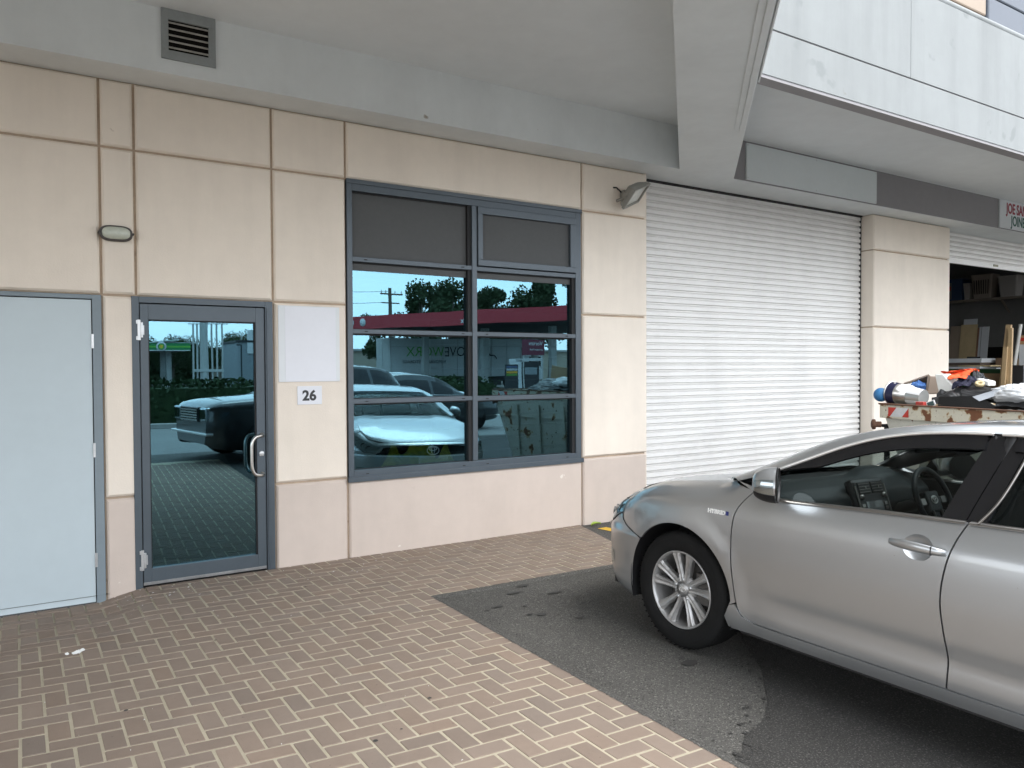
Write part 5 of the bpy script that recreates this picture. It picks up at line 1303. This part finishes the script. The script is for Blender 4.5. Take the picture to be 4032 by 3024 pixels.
wallboard(2.36, 2.395, 2.44, M['mdf_white'], 'white_board', 'narrow white board edge between the plywood and the wider white strip', 'board')
wallboard(2.396, 2.436, 2.42, nmat('red_timber', (.24, .13, .08), .7), 'timber_strip', 'red-brown timber strip leaning against the plywood sheet', 'board')
q = MB(); q.box(17.45, 2.05, 1.75, 17.59, 2.40, 2.0); tag(q.build('wall_recess_box', M['dark'], bevel=.004), 'dark box on the grey wall behind the pine posts', 'box')
gb = empty('green_cabinet', (14.9, 1.4, -.03), 0, 'tall dark green cabinet inside the workshop under the white sheets', 'cabinet')
q = MB(); q.box(-.1, -.60, 0, .9, 1.2, 1.56); q.build('carcass', M['green_bench'], gb, bevel=.006)
q = MB(); q.box(-.115, -.54, .3, -.1, -.12, 1.478); q.build('front_panel', nmat('hardboard', (.34, .22, .12), .8), gb)
q = MB()
for y0, y1, z0, z1, dx in [(.50, 1.3, 1.555, 1.60, 0), (-.3, .5, 1.558, 1.575, .1)]: pass
def slab(name, mat, x0, x1, y0, y1, z0, z1, label, cat): q = MB(); q.box(x0, y0, z0, x1, y1, z1); return tag(q.build(name, mat, bevel=.004), label, cat)
slab('white_sheet', M['mdf_white'], 14.78, 15.5, 1.22, 2.5, 1.533, 1.575, 'thin white sheet lying on the left of the green cabinet', 'sheet')
slab('white_sheet', M['mdf_white'], 14.80, 15.6, .95, 1.215, 1.533, 1.555, 'thin white sheet lying on the right of the green cabinet', 'sheet')
slab('timber_sheet', M['ply'], 14.9, 15.6, 1.10, 1.6, 1.578, 1.605, 'thin plywood piece under the thick white slab', 'board')
slab('white_slab', M['mdf_white'], 14.95, 15.7, 1.28, 2.4, 1.655, 1.735, 'thick white slab on top of the sheets on the green cabinet', 'slab')
slab('timber_block', nmat('dark_offcuts', (.10, .075, .06), .8), 14.95, 15.6, 1.30, 2.3, 1.607, 1.652, 'dark timber packer under the thick white slab', 'offcut')
slab('cardboard_box', nmat('brown_carton', (.22, .14, .085), .8), 15.3, 15.6, 1.02, 1.2, 1.56, 1.74, 'small brown carton at the right end of the white slab', 'carton')
slab('cardboard_box', nmat('tan_carton', (.33, .24, .15), .8), 15.5, 15.7, .78, .96, 1.53, 1.73, 'small tan carton behind the pine posts', 'carton')
q = MB(); q.obox((15.35, 1.62, 1.755), (.05, .02, 0), (-.03, .11, 0), (0, 0, .018)); tag(q.build('hand_tool', M['plastic'], bevel=.008), 'dark hand tool lying on the thick white slab', 'tool')
def post(y, ztop, w_, x, lean, label):
    q = MB(); q.bar((x, y + lean, -.03), (x + .02, y, ztop), .045, w_, up=(0, 1, 0)); tag(q.build('pine_post', M['pine'], bevel=.002), label, 'timber post', 'pine posts in the workshop doorway')
post(.385, 2.30, .085, 14.0, .22, 'tallest pine post, standing at the back of the group in the workshop doorway')
post(.335, 2.24, .07, 13.95, .035, 'straight pine post on the right of the group in the workshop doorway')
post(.385, 1.918, .065, 13.9, .10, 'shortest pine post, in front of the two taller ones in the workshop')
q = MB(); q.tube([(14.62, .575, 1.5), (14.62, .47, 2.33)], .03, 10); q.tube([(14.62, .63, -.03), (14.62, .575, 1.5)], .03, 10); tag(q.build('pipe', M['foam']), 'white pipe leaning behind the pine posts', 'pipe')
pk = empty('wrapped_pack', (14.7, .40, -.03), 0, 'pale wrapped pack with a red and tan label at the doorway edge', 'pack')
q = MB(); q.obox((0, 0, 1.05), (.06, 0, 0), (0, .11, 0), (0, .0, 1.05)); q.build('wrapping', M['wrap'], pk, bevel=.02)
q = MB(); q.box(-.065, -.10, 2.0, -.0605, .10, 2.16); q.build('tan_label', nmat('tan_label', (.42, .26, .13), .7), pk); q = MB(); q.box(-.068, -.10, 2.06, -.0655, .10, 2.12); q.build('red_label', M['reflect_red'], pk)
slab('dark_bin', nmat('charcoal_bin', (.02, .021, .023), .6), 14.3, 14.7, .28, .62, -.03, 1.60, 'dark bin standing behind the pine posts', 'bin')
# ------------------------------------------------------------------ across the road, seen in the mirror glass
M['hedge'] = nmat('hedge_leaf', (.030, .055, .022), .8, spec=.2, vary=.4, vscale=3)
M['foliage'] = nmat('gum_leaf', (.045, .068, .032), .8, spec=.2, vary=.4, vscale=1.2)
M['bark'] = nmat('bark', (.12, .095, .075), .9, vary=.3, vscale=5)
M['pole'] = nmat('pole_grey', (.42, .43, .42), .8, vary=.1, vscale=3)
M['kerb'] = nmat('concrete_kerb', (.36, .35, .33), .9, vary=.1)
M['red_fascia'] = nmat('red_fascia', (.36, .018, .030), .5); M['green_fascia'] = nmat('green_fascia', (.012, .20, .06), .4); M['lime'] = nmat('lime_stripe', (.12, .42, .05), .4)
M['truck'] = nmat('truck_panel', (.58, .60, .61), .5, vary=.03); M['truck_dark'] = nmat('truck_chassis', (.02, .022, .025), .6)
M['grey_bld'] = nmat('grey_cladding', (.22, .25, .27), .7, vary=.05)
def leaves(mb, fn, n, size):
    for _ in range(n):
        c = Vector(fn()); a = Vector((random.gauss(0, 1), random.gauss(0, 1), random.gauss(0, 1))).normalized(); b = a.orthogonal().normalized(); s = size * random.uniform(.6, 1.4)
        mb.add([c + a * s, c + b * s * .6, c - a * s, c - b * s * .6], [(0, 1, 2, 3)])
def tree(x, y, h, r, label, seed, dense=1.0, n=5200, group='trees across the road'):
    random.seed(seed); t = empty('gum_tree', (x, y, 0), 0, label, 'tree', group); q = MB()
    q.tube([(0, 0, -.1), (.1, .05, h * .3), (.0, .1, h * .55), (.15, 0, h * .8)], [h * .028, h * .022, h * .015, h * .006], 8)
    blobs = []
    for k in range(11):
        a = random.uniform(0, 6.28); rr = r * random.uniform(.15, .85); z = h * random.uniform(.42, .95); rr *= math.sqrt(max(.1, 1 - ((z - h * .65) / (h * .42)) ** 2))
        c = Vector((cos(a) * rr, sin(a) * rr, z)); blobs.append((c, r * random.uniform(.22, .40))); q.tube([(0, .05, h * random.uniform(.3, .5)), c * .6 + Vector((0, 0, h * .15)), c], [h * .012, h * .008, h * .003], 6)
    q.build('trunk', M['bark'], t); q = MB()
    def fn():
        c, rr = random.choice(blobs); d = Vector((random.gauss(0, 1), random.gauss(0, 1), random.gauss(0, .75))); return c + d.normalized() * rr * random.random() ** .45
    leaves(q, fn, int(n * dense), h * .0165); q.build('crown', M['foliage'], t)
kinds = ['tall open gum tree at the left end of the row beyond the red canopy', 'gum tree with a broad ragged crown beyond the red canopy', 'gum tree close to the power pole beyond the red canopy', 'darker gum tree near the middle of the row beyond the red canopy', 'gum tree leaning out of the row beyond the red canopy', 'tall gum tree behind the right part of the red canopy', 'wide gum tree near the right end of the row beyond the red canopy', 'last gum tree on the right, taller than the others beyond the red canopy']
for k, (x, y, h, r) in enumerate([(25.6, -58, 6.6, 2.6), (29.6, -58.5, 9.4, 3.7), (33.6, -60, 10.6, 4.0), (37.4, -60, 10.2, 3.8), (41, -61, 9.0, 3.8), (45.5, -60, 11.5, 4.8), (51, -58, 12.2, 5.2), (57, -56, 12.4, 5.0)]):
    tree(x, y, h, r, kinds[k], 20 + k)
for k, (x, y, h, r, lb) in enumerate([(5.5, -74, 4.6, 3.4, 'low bushy tree behind the green canopy'), (9.5, -72, 4.8, 3.0, 'low bushy tree behind the grey pole cluster'), (13.2, -74, 4.9, 3.4, 'low bushy tree beside the grey building'), (17.5, -76, 5.2, 3.6, 'low bushy tree beyond the grey building'), (1.5, -76, 5.0, 3.6, 'low bushy tree left of the green canopy'), (-4.5, -74, 5.4, 3.8, 'low bushy tree at the far left across the road')]):
    tree(x, y, h, r, lb, 40 + k, 1.4)
random.seed(5)
q = MB()
q.grid(lambda u, v: (lerp(-40, 24, u), -84 + 3 * sin(u * 20), (3.6 + 1.2 * noise.noise(Vector((u * 12, 1, 2)))) * v), 60, 6)
leaves(q, lambda: (lambda x, t: (x, -83 + random.random() * 3, t * (3.9 + 1.6 * noise.noise(Vector((x * .22, 1, 2))))))(random.uniform(-40, 24), random.random() ** .7), 9000, .34)
tag(q.build('far_bushland', M['foliage']), kind='stuff')
q = MB(); leaves(q, lambda: (random.uniform(-12, 13.5), -16.6 - random.random() * 3.0, 1.22 * random.random() ** .6 + random.uniform(-.04, .09)), 15000, .075)
q.box(-12, -19.2, 0, 13.4, -16.9, 1.05); tag(q.build('hedge', M['hedge']), 'long clipped dark green hedge across the driveway, seen in the door glass', 'hedge')
q = MB(); q.box(-14, -16.2, -.02, 40, -15.9, .13); tag(q.build('kerb', M['kerb'], bevel=.02), kind='structure')
q = MB(); leaves(q, lambda: (random.uniform(17, 34), -24.2 - random.random(), .05 + .5 * random.random()), 3500, .07); tag(q.build('garden_strip', M['hedge']), kind='stuff')
# red canopy
def canopy(P, Q, wv, z0, z1, mat, name, label):
    P, Q, wv = Vector((*P, 0)), Vector((*Q, 0)), Vector((*wv, 0)); t = empty(name, P, 0, label, 'canopy'); d = Q - P; q = MB()
    o = Vector((0, 0, 0)); ins = .12
    q.prism([(0, 0), (1, 0), (1, 1), (0, 1)], lambda a, b: o + d * a + wv * b + Vector((0, 0, z0)), (0, 0, z1 - z0)); q.build('fascia', mat, t)
    q = MB(); q.prism([(.005, .01), (.995, .01), (.995, .99), (.005, .99)], lambda a, b: o + d * a + wv * b + Vector((0, 0, z0 - .02)), (0, 0, .018)); q.build('ceiling', M['truck_dark'], t)  # shade under the canopy put into a near-black colour
    q = MB()
    for a in (.2, .5, .8):
        for b in (.3, .75): c = d * a + wv * b; q.box(c.x - .2, c.y - .2, 0, c.x + .2, c.y + .2, z0)
    q.build('column', M['pole'], t); return t, d
rc, d_ = canopy((17.2, -44), (24.8, -28), (13, -6.2), 4.30, 5.12, M['red_fascia'], 'service_station_canopy', 'long canopy with a red fascia reflected in the window, over parked truck')
dn = d_.normalized(); nn_ = Vector((-dn.y, dn.x, 0))
q = MB()
for a in (.6, 1.7): q.lathe([(.26, 0), (.26, .03), (0, .03)], dn * a + nn_ * .005 + Vector((0, 0, 4.72)), nn_, 24)
q.build('round_emblem', M['truck'], rc)
text_mb('Caltex', .42, .02, dn * 11.2 + nn_ * .01 + Vector((0, 0, 4.42)), -dn, (0, 0, 1), weight=.01).build('lettering', M['truck'], rc)
bc_, d2 = canopy((3.0, -60), (9.4, -60), (0, -9), 3.12, 3.66, M['green_fascia'], 'service_station_canopy', 'small canopy with a bright green fascia reflected in the door glass')
q = MB(); q.box(0, .0, -.0, 6.4, .03, .07); o = q.build('fascia_edge', M['truck'], bc_); o.location = (0, 0, 3.05)
q = MB(); q.box(0, .005, .22, 6.4, .02, .36); o = q.build('fascia_stripe', M['lime'], bc_); o.location = (0, 0, 3.1)
q = MB(); q.lathe([(.40, 0), (.40, .03), (.0, .03)], (4.27, .02, 3.40), (0, 1, 0), 24); eb = q.build('emblem', M['truck'], bc_)
for r_, m_, n_, y_ in ((.30, 'green_fascia', 18, .054), (.24, 'lime', 14, .058), (.15, 'yellow_line', 12, .062)):
    q = MB(); q.add([(4.27 + cos(PI * k / n_) * r_ * (1 if k % 2 else .82), y_, 3.40 + sin(PI * k / n_) * r_ * (1 if k % 2 else .82)) for k in range(2 * n_)], [tuple(range(2 * n_))]); q.build('petal_ring', M[m_], eb)
q = MB(); q.box(2.0, -8, 3.75, 7.4, -2, 3.8); q.prism([(0, 3.66), (3.5, 4.05), (3.5, 3.95), (0, 3.6)], lambda a, b: (a + 2.2, -1.0, b), (0, -5, 0)); q.build('roof_light', M['truck'], bc_)
# removal truck
tk = empty('removal_truck', (20.4, -44, 0), 0, 'white box truck with dark and green lettering standing beyond the red canopy', 'truck')
q = MB(); q.box(0, -2.5, .95, 11.3, 0, 3.85); q.build('box_body', M['truck'], tk, bevel=.03)
q = MB()
for x in (.03, 2.9, 5.6, 8.5, 11.2): q.box(x, .0, .95, x + .05, .035, 3.85)
for x in (4.2, 4.3, 9.9): q.box(x, .0, 1.0, x + .025, .03, 3.7)
q.box(0, 0, 3.2, 11.3, .02, 3.23); q.box(-.03, -2.45, 1.0, -.001, -1.3, 3.8); q.box(-.03, -1.2, 1.0, -.001, -.05, 3.8); q.build('door_rail', M['pole'], tk)
mv = text_mb('MOVE', 1.02, .01, (7.05, .04, 2.52), (-1, 0, 0), (0, 0, 1), weight=-.004, sx=.95); mv.build('lettering', M['truck_dark'], tk)
text_mb('WORX', 1.02, .01, (min(p[0] for p in mv.v) - .06, .04, 2.52), (-1, 0, 0), (0, 0, 1), weight=-.004, sx=.95).build('lettering', M['lime'], tk)
text_mb('REMOVALS & STORAGE', .34, .01, (4.55, .04, 1.98), (-1, 0, 0), (0, 0, 1)).build('lettering', M['truck_dark'], tk)
q = MB()
for i in range(4): q.tube([(7.6 + .12 * i + 1.0 * t, .05, 3.35 - .12 * i - .75 * t + .14 * sin(t * 6 + i)) for t in [k / 10 for k in range(11)]], .035, 5)
q.build('swirl_logo', M['truck_dark'], tk)
q = MB(); q.box(.1, -2.3, .55, 12, -.2, .93); q.box(1, -.35, .25, 9.5, -.1, .8); q.build('chassis', M['truck_dark'], tk)
for x in (2.2, 3.4, 10.3):
    q = MB(); q.lathe([(.0, .16), (.30, .15), (.33, .17), (.48, .15), (.50, .05), (.50, -.1)], (x, -.25, .5), (0, 1, 0), 28); q.build('wheel', M['rubber'], tk)
q = MB(); q.box(11.5, -2.4, .6, 13.4, -.1, 2.7); q.build('cab', M['truck'], tk, bevel=.12); q = MB(); q.box(12.1, -.11, 1.7, 13.2, -.08, 2.4); q.build('cab_window', M['gloss_black'], tk)
# poles and boards
ps = empty('service_pole', (7.6, -42, 0), 0, 'thick grey pole with a cluster of slim riser pipes above the hedge', 'pole')
q = MB(); q.lathe([(.24, -.1), (.22, 13)], (0, 0, 0), (0, 0, 1), 16, caps=True); q.build('mast', M['pole'], ps)
for x in (-.62, -.40, .42, .70, 1.02): q = MB(); q.tube([(x * 1.0, .15, -.1), (x, .15, 4.32)], .055, 8); q.build('riser_pipe', M['pole'], ps)
q = MB(); q.box(-.65, .05, 1.38, 1.1, .25, 1.54); q.bar((-.9, .1, 4.30), (1.4, .1, 4.34), .06, .06); q.build('cross_arm', M['pole'], ps)
pp = empty('power_pole', (24.6, -54, 0), 0, 'timber power pole with crossarms and insulators among the gum trees', 'power pole')
q = MB(); q.lathe([(.22, -.1), (.15, 8.5)], (0, 0, 0), (0, 0, 1), 12, caps=True); q.build('pole_shaft', M['bark'], pp); q = MB(); q.box(-.9, -.08, 7.9, 1.2, .08, 8.03); q.box(-.8, -.08, 7.1, .9, .08, 7.2); q.build('cross_arm', M['bark'], pp)
q = MB()
for x in (-.8, -.4, .5, 1.1): q.lathe([(.03, 0), (.06, .1), (.04, .2), (0, .3)], (x, 0, 8.03), (0, 0, 1), 8)
q.build('insulator', M['pole'], pp)
for i, z in enumerate((8.2, 7.2)):
    q = MB(); q.tube([(24.6 - 30 * t, -54 + 2 * t, z - 3.0 * t * (1 - t) + .4 * t) for t in [k / 16 for k in range(17)]], .018, 4); tag(q.build('power_line', M['truck_dark']), ['upper overhead line from the power pole', 'lower overhead line from the power pole'][i], 'power line', 'overhead lines')
gbd = empty('grey_building', (11.15, -50, 0), 0, 'grey clad building with a white sign board at the right edge of the door reflection', 'building')
q = MB(); q.box(0, -6, 0, 6, 0, 3.55); q.build('walls', M['grey_bld'], gbd); q = MB(); q.box(-.1, -6.1, 3.5, 6.1, .1, 3.66); q.build('roof_edge', M['truck_dark'], gbd); q = MB(); q.box(.68, .02, 2.67, 2.0, .08, 4.4); q.build('sign_board', M['truck'], gbd)
q = MB(); q.tube([(-.1, .6, 0), (-.1, .6, 3.3)], .05, 8); q.tube([(-.1, .6, 3.28), (-.45, .6, 3.28)], .06, 6); tag(q.build('street_lamp', M['truck_dark']), kind=None); COL.objects['street_lamp'].location = (11.3, -49.5, 0); tag(COL.objects['street_lamp'], 'dark slim lamp post in front of the grey building', 'lamp post')
fb2 = empty('shop_block', (23.5, -75, 0), 0, 'low beige block with a flat roof far behind the truck', 'building')
q = MB(); q.box(-9, -6, 0, 45, 0, 3.6); q.build('walls', nmat('beige_block', (.36, .32, .26), .8), fb2); q = MB(); q.box(-9.2, -6.2, 3.6, 45.2, .3, 3.85); q.build('roof', M['pole'], fb2)
vb = empty('poster_board', (22.9, -30, 0), 0, 'maroon advertising board with white lettering beside the pumps', 'sign')
q = MB(); q.box(0, -.06, 2.27, 1.55, 0, 3.2); q.build('board', nmat('maroon_poster', (.12, .01, .03), .5), vb); text_mb('Vortex', .34, .01, (1.42, .002, 2.86), (-1, 0, 0), (0, 0, 1)).build('lettering', M['truck'], vb); text_mb('premium fuels', .16, .01, (1.42, .002, 2.55), (-1, 0, 0), (0, 0, 1)).build('lettering', M['truck'], vb)
q = MB(); q.box(.1, -.05, 0, .16, -.01, 2.27); q.box(1.4, -.05, 0, 1.46, -.01, 2.27); q.build('post', M['pole'], vb)
pb_ = empty('price_board', (19.4, -26, 0), 0, 'small dark price board with blue, white, orange and green bars', 'sign')
q = MB(); q.box(-.03, -.08, .3, .75, 0, 1.76); q.build('board', M['truck_dark'], pb_)
for z, c in ((1.58, (.05, .08, .16)), (1.44, (.35, .38, .4)), (1.30, (.5, .28, .03)), (1.17, (.08, .22, .03))):
    q = MB(); q.box(.02, .001, z, .70, .008, z + .11); q.build('price_bar', nmat('price_bar', c, .5), pb_)
pu = empty('fuel_pump', (22.7, -30.6, 0), 0, 'grey fuel pump with white surround under the red canopy', 'fuel pump')
q = MB(); q.box(-.05, -.4, 0, .35, .35, 2.0); q.box(-.1, -.4, 1.95, 1.8, .35, 2.1); q.build('surround', M['truck'], pu); q = MB(); q.box(.45, -.3, 0, 1.55, .3, 1.9); q.build('cabinet', M['truck_dark'], pu)
q = MB(); q.box(.6, .301, 1.2, 1.4, .31, 1.6); q.build('dial', M['grey_bld'], pu)

# ------------------------------------------------------------------ vehicles behind the camera
def simple_car(name, label, paint, L, W, body, roof, wheels, wr, grille=None, cat='car'):
    """body: (s, z_bottom, z_top, half width); roof: (s, z, half width) from cowl to tail"""
    t = empty(name, (0, 0, 0), 0, label, cat); q = MB()
    sec = lambda w_, zb, zt: [(.90, zb), (.97, zb + .10), (1.0, zb + .35 * (zt - zb)), (1.0, zb + .62 * (zt - zb)), (.985, zt - .12), (.95, zt - .03), (.86, zt + .005), (.5, zt + .03), (0, zt + .04)]
    def fn(u, v):
        s = u * L; zb = interp([(a, b) for a, b, c, d in body], s); zt = sinterp([(a, c) for a, b, c, d in body], s); w_ = sinterp([(a, d) for a, b, c, d in body], s)
        S_ = sec(w_, zb, zt); k = 1 if v < .5 else -1; x = (v * 2 if v < .5 else (1 - v) * 2) * (len(S_) - 1); i = min(int(x), len(S_) - 2); f = x - i
        return (s, k * w_ * lerp(S_[i][0], S_[i + 1][0], f), lerp(S_[i][1], S_[i + 1][1], f))
    q.grid(fn, 60, 32, flip=True); q.add([fn(0, v / 32) for v in range(33)], [tuple(range(33))]); q.add([fn(1, v / 32) for v in range(33)], [tuple(range(33))[::-1]]); q.build('body', paint, t)
    q = MB(); q2 = MB()
    def rf(u, v):
        s = lerp(roof[0][0], roof[-1][0], u); z = sinterp([(a, b) for a, b, c in roof], s); w_ = sinterp([(a, c) for a, b, c in roof], s); zt = sinterp([(a, c) for a, b, c, d in body], s); wb = sinterp([(a, d) for a, b, c, d in body], s) * .92
        S_ = [(wb, zt - .02), (lerp(wb, w_, .5), lerp(zt, z, .52)), (w_, z - .07), (w_ * .93, z - .015), (w_ * .5, z + .015), (0, z + .02)]; k = 1 if v < .5 else -1; x = (v * 2 if v < .5 else (1 - v) * 2) * 5; i = min(int(x), 4); f = x - i
        return (s, k * lerp(S_[i][0], S_[i + 1][0], f), max(lerp(S_[i][1], S_[i + 1][1], f), zt - .03))
    nu = 40
    q.grid(rf, nu, 20)
    keep = MB(); keep.v = q.v
    for f in q.f:
        u = (f[0] // 21) / nu; v = (f[0] % 21) / 20; side = min(v, 1 - v) < .16
        s = lerp(roof[0][0], roof[-1][0], u); z = sinterp([(a, b) for a, b, c in roof], s); zmax = max(b for a, b, c in roof)
        glassy = (side and .10 < u < .93 and abs((u * 3) % 1 - .5) < .455) or (not side and (z < zmax - .09) and .1 < v < .9)
        keep.f.append(f); keep.sm.append(True); keep.mi.append(1 if glassy else 0)
    keep.build('cabin', [paint, M['gloss_black']], t)
    for s in wheels:
        for k in (1, -1):
            q = MB(); q.lathe([(0, .07), (wr * .2, .075), (wr * .6, .06), (wr * .68, .08), (wr * .9, .10), (wr, .07), (wr, -.1)], (s, k * (W / 2 - .10), wr), (0, k, 0), 32); q.build('wheel', M['rubber'], t)
            q = MB(); q.lathe([(wr + .05, W / 2 - .001), (0, W / 2 - .001)], (s, 0, wr + .02), (0, k, 0), 28)
    if grille:
        z0, z1, w_ = grille
        q = MB(); q.box(-.03, -w_, z0, .05, w_, z1); g_ = q.build('grille', M['gloss_black'], t, bevel=.02); q = MB()
        for a in range(14):
            for b in range(5): q.box(-.036, -w_ + .04 + a * (2 * w_ - .08) / 14, z0 + .02 + b * (z1 - z0 - .04) / 5, -.030, -w_ + .04 + (a + .7) * (2 * w_ - .08) / 14, z0 + .02 + (b + .55) * (z1 - z0 - .04) / 5)
        q.build('mesh', M['chrome'], g_)
        for k in (1, -1):
            q = MB(); q.box(-.02, k * w_ + (.03 if k > 0 else -.36), z0 + .02, .16, k * w_ + (.36 if k > 0 else -.03), z1 - .01); q.build('headlight', M['lens'], t, bevel=.03)
        q = MB(); q.box(-.05, -.9, .50, .08, .9, .54); q.build('bumper_trim', M['chrome'], t, bevel=.01)
    return t
suv = simple_car('parked_suv', 'large graphite four-wheel drive with a honeycomb grille reflected in the glass door', M['graphite'], 4.05, 1.98,
                 [(0, .34, .92, .74), (.08, .28, 1.0, .88), (.3, .24, 1.06, .96), (1.0, .22, 1.10, .99), (1.5, .22, 1.13, .99), (3.2, .22, 1.12, .99), (3.9, .28, 1.08, .95), (4.05, .38, .98, .88)],
                 [(1.35, 1.13, .80), (1.75, 1.42, .74), (2.1, 1.60, .70), (2.5, 1.67, .68), (3.0, 1.66, .67), (3.6, 1.56, .66), (3.95, 1.20, .70)], (.92, 3.15), .38, (.72, .98, .44))
suv.location = (1.95, -7.75, ZA); suv.rotation_euler = (0, 0, rad(-10))
q = MB()
for s, k in ((1.45, 1), (1.45, -1)): q.obox((s + .25, k * 1.07, 1.18), (.07, 0, 0), (0, .10, 0), (0, 0, .09))
q.build('door_mirror', M['graphite'], suv, bevel=.03)
hb_ = simple_car('parked_car', 'white sedan parked across the driveway behind the silver one, seen in the window', M['whitecar'], 4.6, 1.8,
                 [(0, .38, .66, .70), (.1, .26, .74, .82), (.5, .22, .84, .89), (1.2, .22, .93, .90), (3.4, .22, .98, .90), (4.4, .26, 1.02, .85), (4.6, .40, .9, .75)],
                 [(1.1, .93, .76), (1.5, 1.18, .68), (1.95, 1.38, .62), (2.5, 1.45, .60), (3.2, 1.40, .59), (3.9, 1.14, .63), (4.2, 1.0, .66)], (.85, 3.6), .33, (.52, .66, .5))
hb_.location = (11.3, -15.0, ZA); hb_.rotation_euler = (0, 0, rad(178))
hc_ = simple_car('parked_car', 'dark grey sedan parked between the silver sedan and the white one, seen in the window', M['graphite'], 4.6, 1.8,
                 [(0, .38, .66, .70), (.1, .26, .74, .82), (.5, .22, .84, .89), (1.2, .22, .93, .90), (3.4, .22, .98, .90), (4.4, .26, 1.02, .85), (4.6, .40, .9, .75)],
                 [(1.1, .93, .76), (1.5, 1.18, .68), (1.95, 1.38, .62), (2.5, 1.45, .60), (3.2, 1.40, .59), (3.9, 1.14, .63), (4.2, 1.0, .66)], (.85, 3.6), .33, (.52, .66, .5))
hc_.location = (10.0, -11.6, ZA); hc_.rotation_euler = (0, 0, rad(175))
M['hivis'] = nmat('yellow_hivis', (.72, .72, .05), .7, vary=.1, vscale=20)
random.seed(3); q = MB()
def hv(u, v):
    x = lerp(2.42, 3.14, u); h = max(.02, .11 + .14 * noise.noise(Vector((u * 6, 3, 1))) + .03 * sin(u * 14)) * smooth01(u * 6) * smooth01((1 - u) * 6)
    return (x, .125 + .05 * v * 0 + .035 * noise.noise(Vector((u * 16, v * 6, 2))) + .02, .735 + h * 1.5 * v + .035 * v * noise.noise(Vector((u * 12, v * 5, 5))))
q.grid(hv, 60, 18); tag(q.build('hivis_vest', M['hivis']), 'crumpled yellow hi-vis vest lying on the sill behind the lower left pane', 'vest')
# ------------------------------------------------------------------ light, sky, camera
W = bpy.data.worlds.new('World'); S.world = W; W.use_nodes = True
nt = W.node_tree; N = nt.nodes; L = nt.links; bg = N['Background']
EL, AZM = rad(58), rad(150)
sky = N.new('ShaderNodeTexSky'); sky.sky_type = 'NISHITA'; sky.sun_disc = False; sky.sun_elevation = EL; sky.sun_rotation = AZM; sky.air_density = 1; sky.dust_density = 2; sky.ozone_density = 1
tc = N.new('ShaderNodeTexCoord')
mp = N.new('ShaderNodeMapping'); mp.inputs['Scale'].default_value = (1, 1, 3.2); L.new(tc.outputs['Generated'], mp.inputs[0])
nz_ = N.new('ShaderNodeTexNoise'); nz_.inputs['Scale'].default_value = 2.6; nz_.inputs['Detail'].default_value = 6; L.new(mp.outputs[0], nz_.inputs['Vector'])
cr = N.new('ShaderNodeMapRange'); cr.inputs[1].default_value = .30; cr.inputs[2].default_value = .62; cr.inputs[3].default_value = .55; cr.inputs[4].default_value = 1.0; L.new(nz_.outputs[0], cr.inputs[0])
mx = N.new('ShaderNodeMix'); mx.data_type = 'RGBA'; L.new(cr.outputs[0], mx.inputs[0]); L.new(sky.outputs[0], mx.inputs[6]); mx.inputs[7].default_value = (8.0, 8.35, 8.7, 1)
L.new(mx.outputs[2], bg.inputs[0]); bg.inputs[1].default_value = .10
sl = bpy.data.lights.new('sun', 'SUN'); sl.energy = .5; sl.angle = rad(35); sl.color = (1, .965, .92)
so_ = bpy.data.objects.new('sun', sl); COL.objects.link(so_)
sd = Vector((sin(AZM) * cos(EL), cos(AZM) * cos(EL), sin(EL)))
so_.rotation_euler = sd.to_track_quat('Z', 'Y').to_euler(); so_.location = (10, -20, 30)
cam = bpy.data.cameras.new('camera'); co = bpy.data.objects.new('camera', cam); COL.objects.link(co)
yaw, pit, rol = rad(31.59), rad(-1.28), rad(-.26)
f = Vector((sin(yaw) * cos(pit), cos(yaw) * cos(pit), sin(pit))); r = Vector((cos(yaw), -sin(yaw), 0)); u = r.cross(f)
r2 = r * cos(rol) + u * sin(rol); u2 = -r * sin(rol) + u * cos(rol)
co.matrix_world = Matrix(((r2.x, u2.x, -f.x, 0), (r2.y, u2.y, -f.y, -6.0), (r2.z, u2.z, -f.z, 1.6), (0, 0, 0, 1)))
cam.sensor_width = 36; cam.lens = 1594.9 / 2212 * 36; cam.clip_end = 2000; cam.clip_start = .05
S.camera = co
S.view_settings.view_transform = 'Standard'; S.view_settings.look = 'None'; S.view_settings.exposure = 2.3; S.view_settings.gamma = 1
S.cycles.max_bounces = 10; S.cycles.diffuse_bounces = 5; S.cycles.glossy_bounces = 5; S.cycles.transparent_max_bounces = 12
S.cycles.use_denoising = True
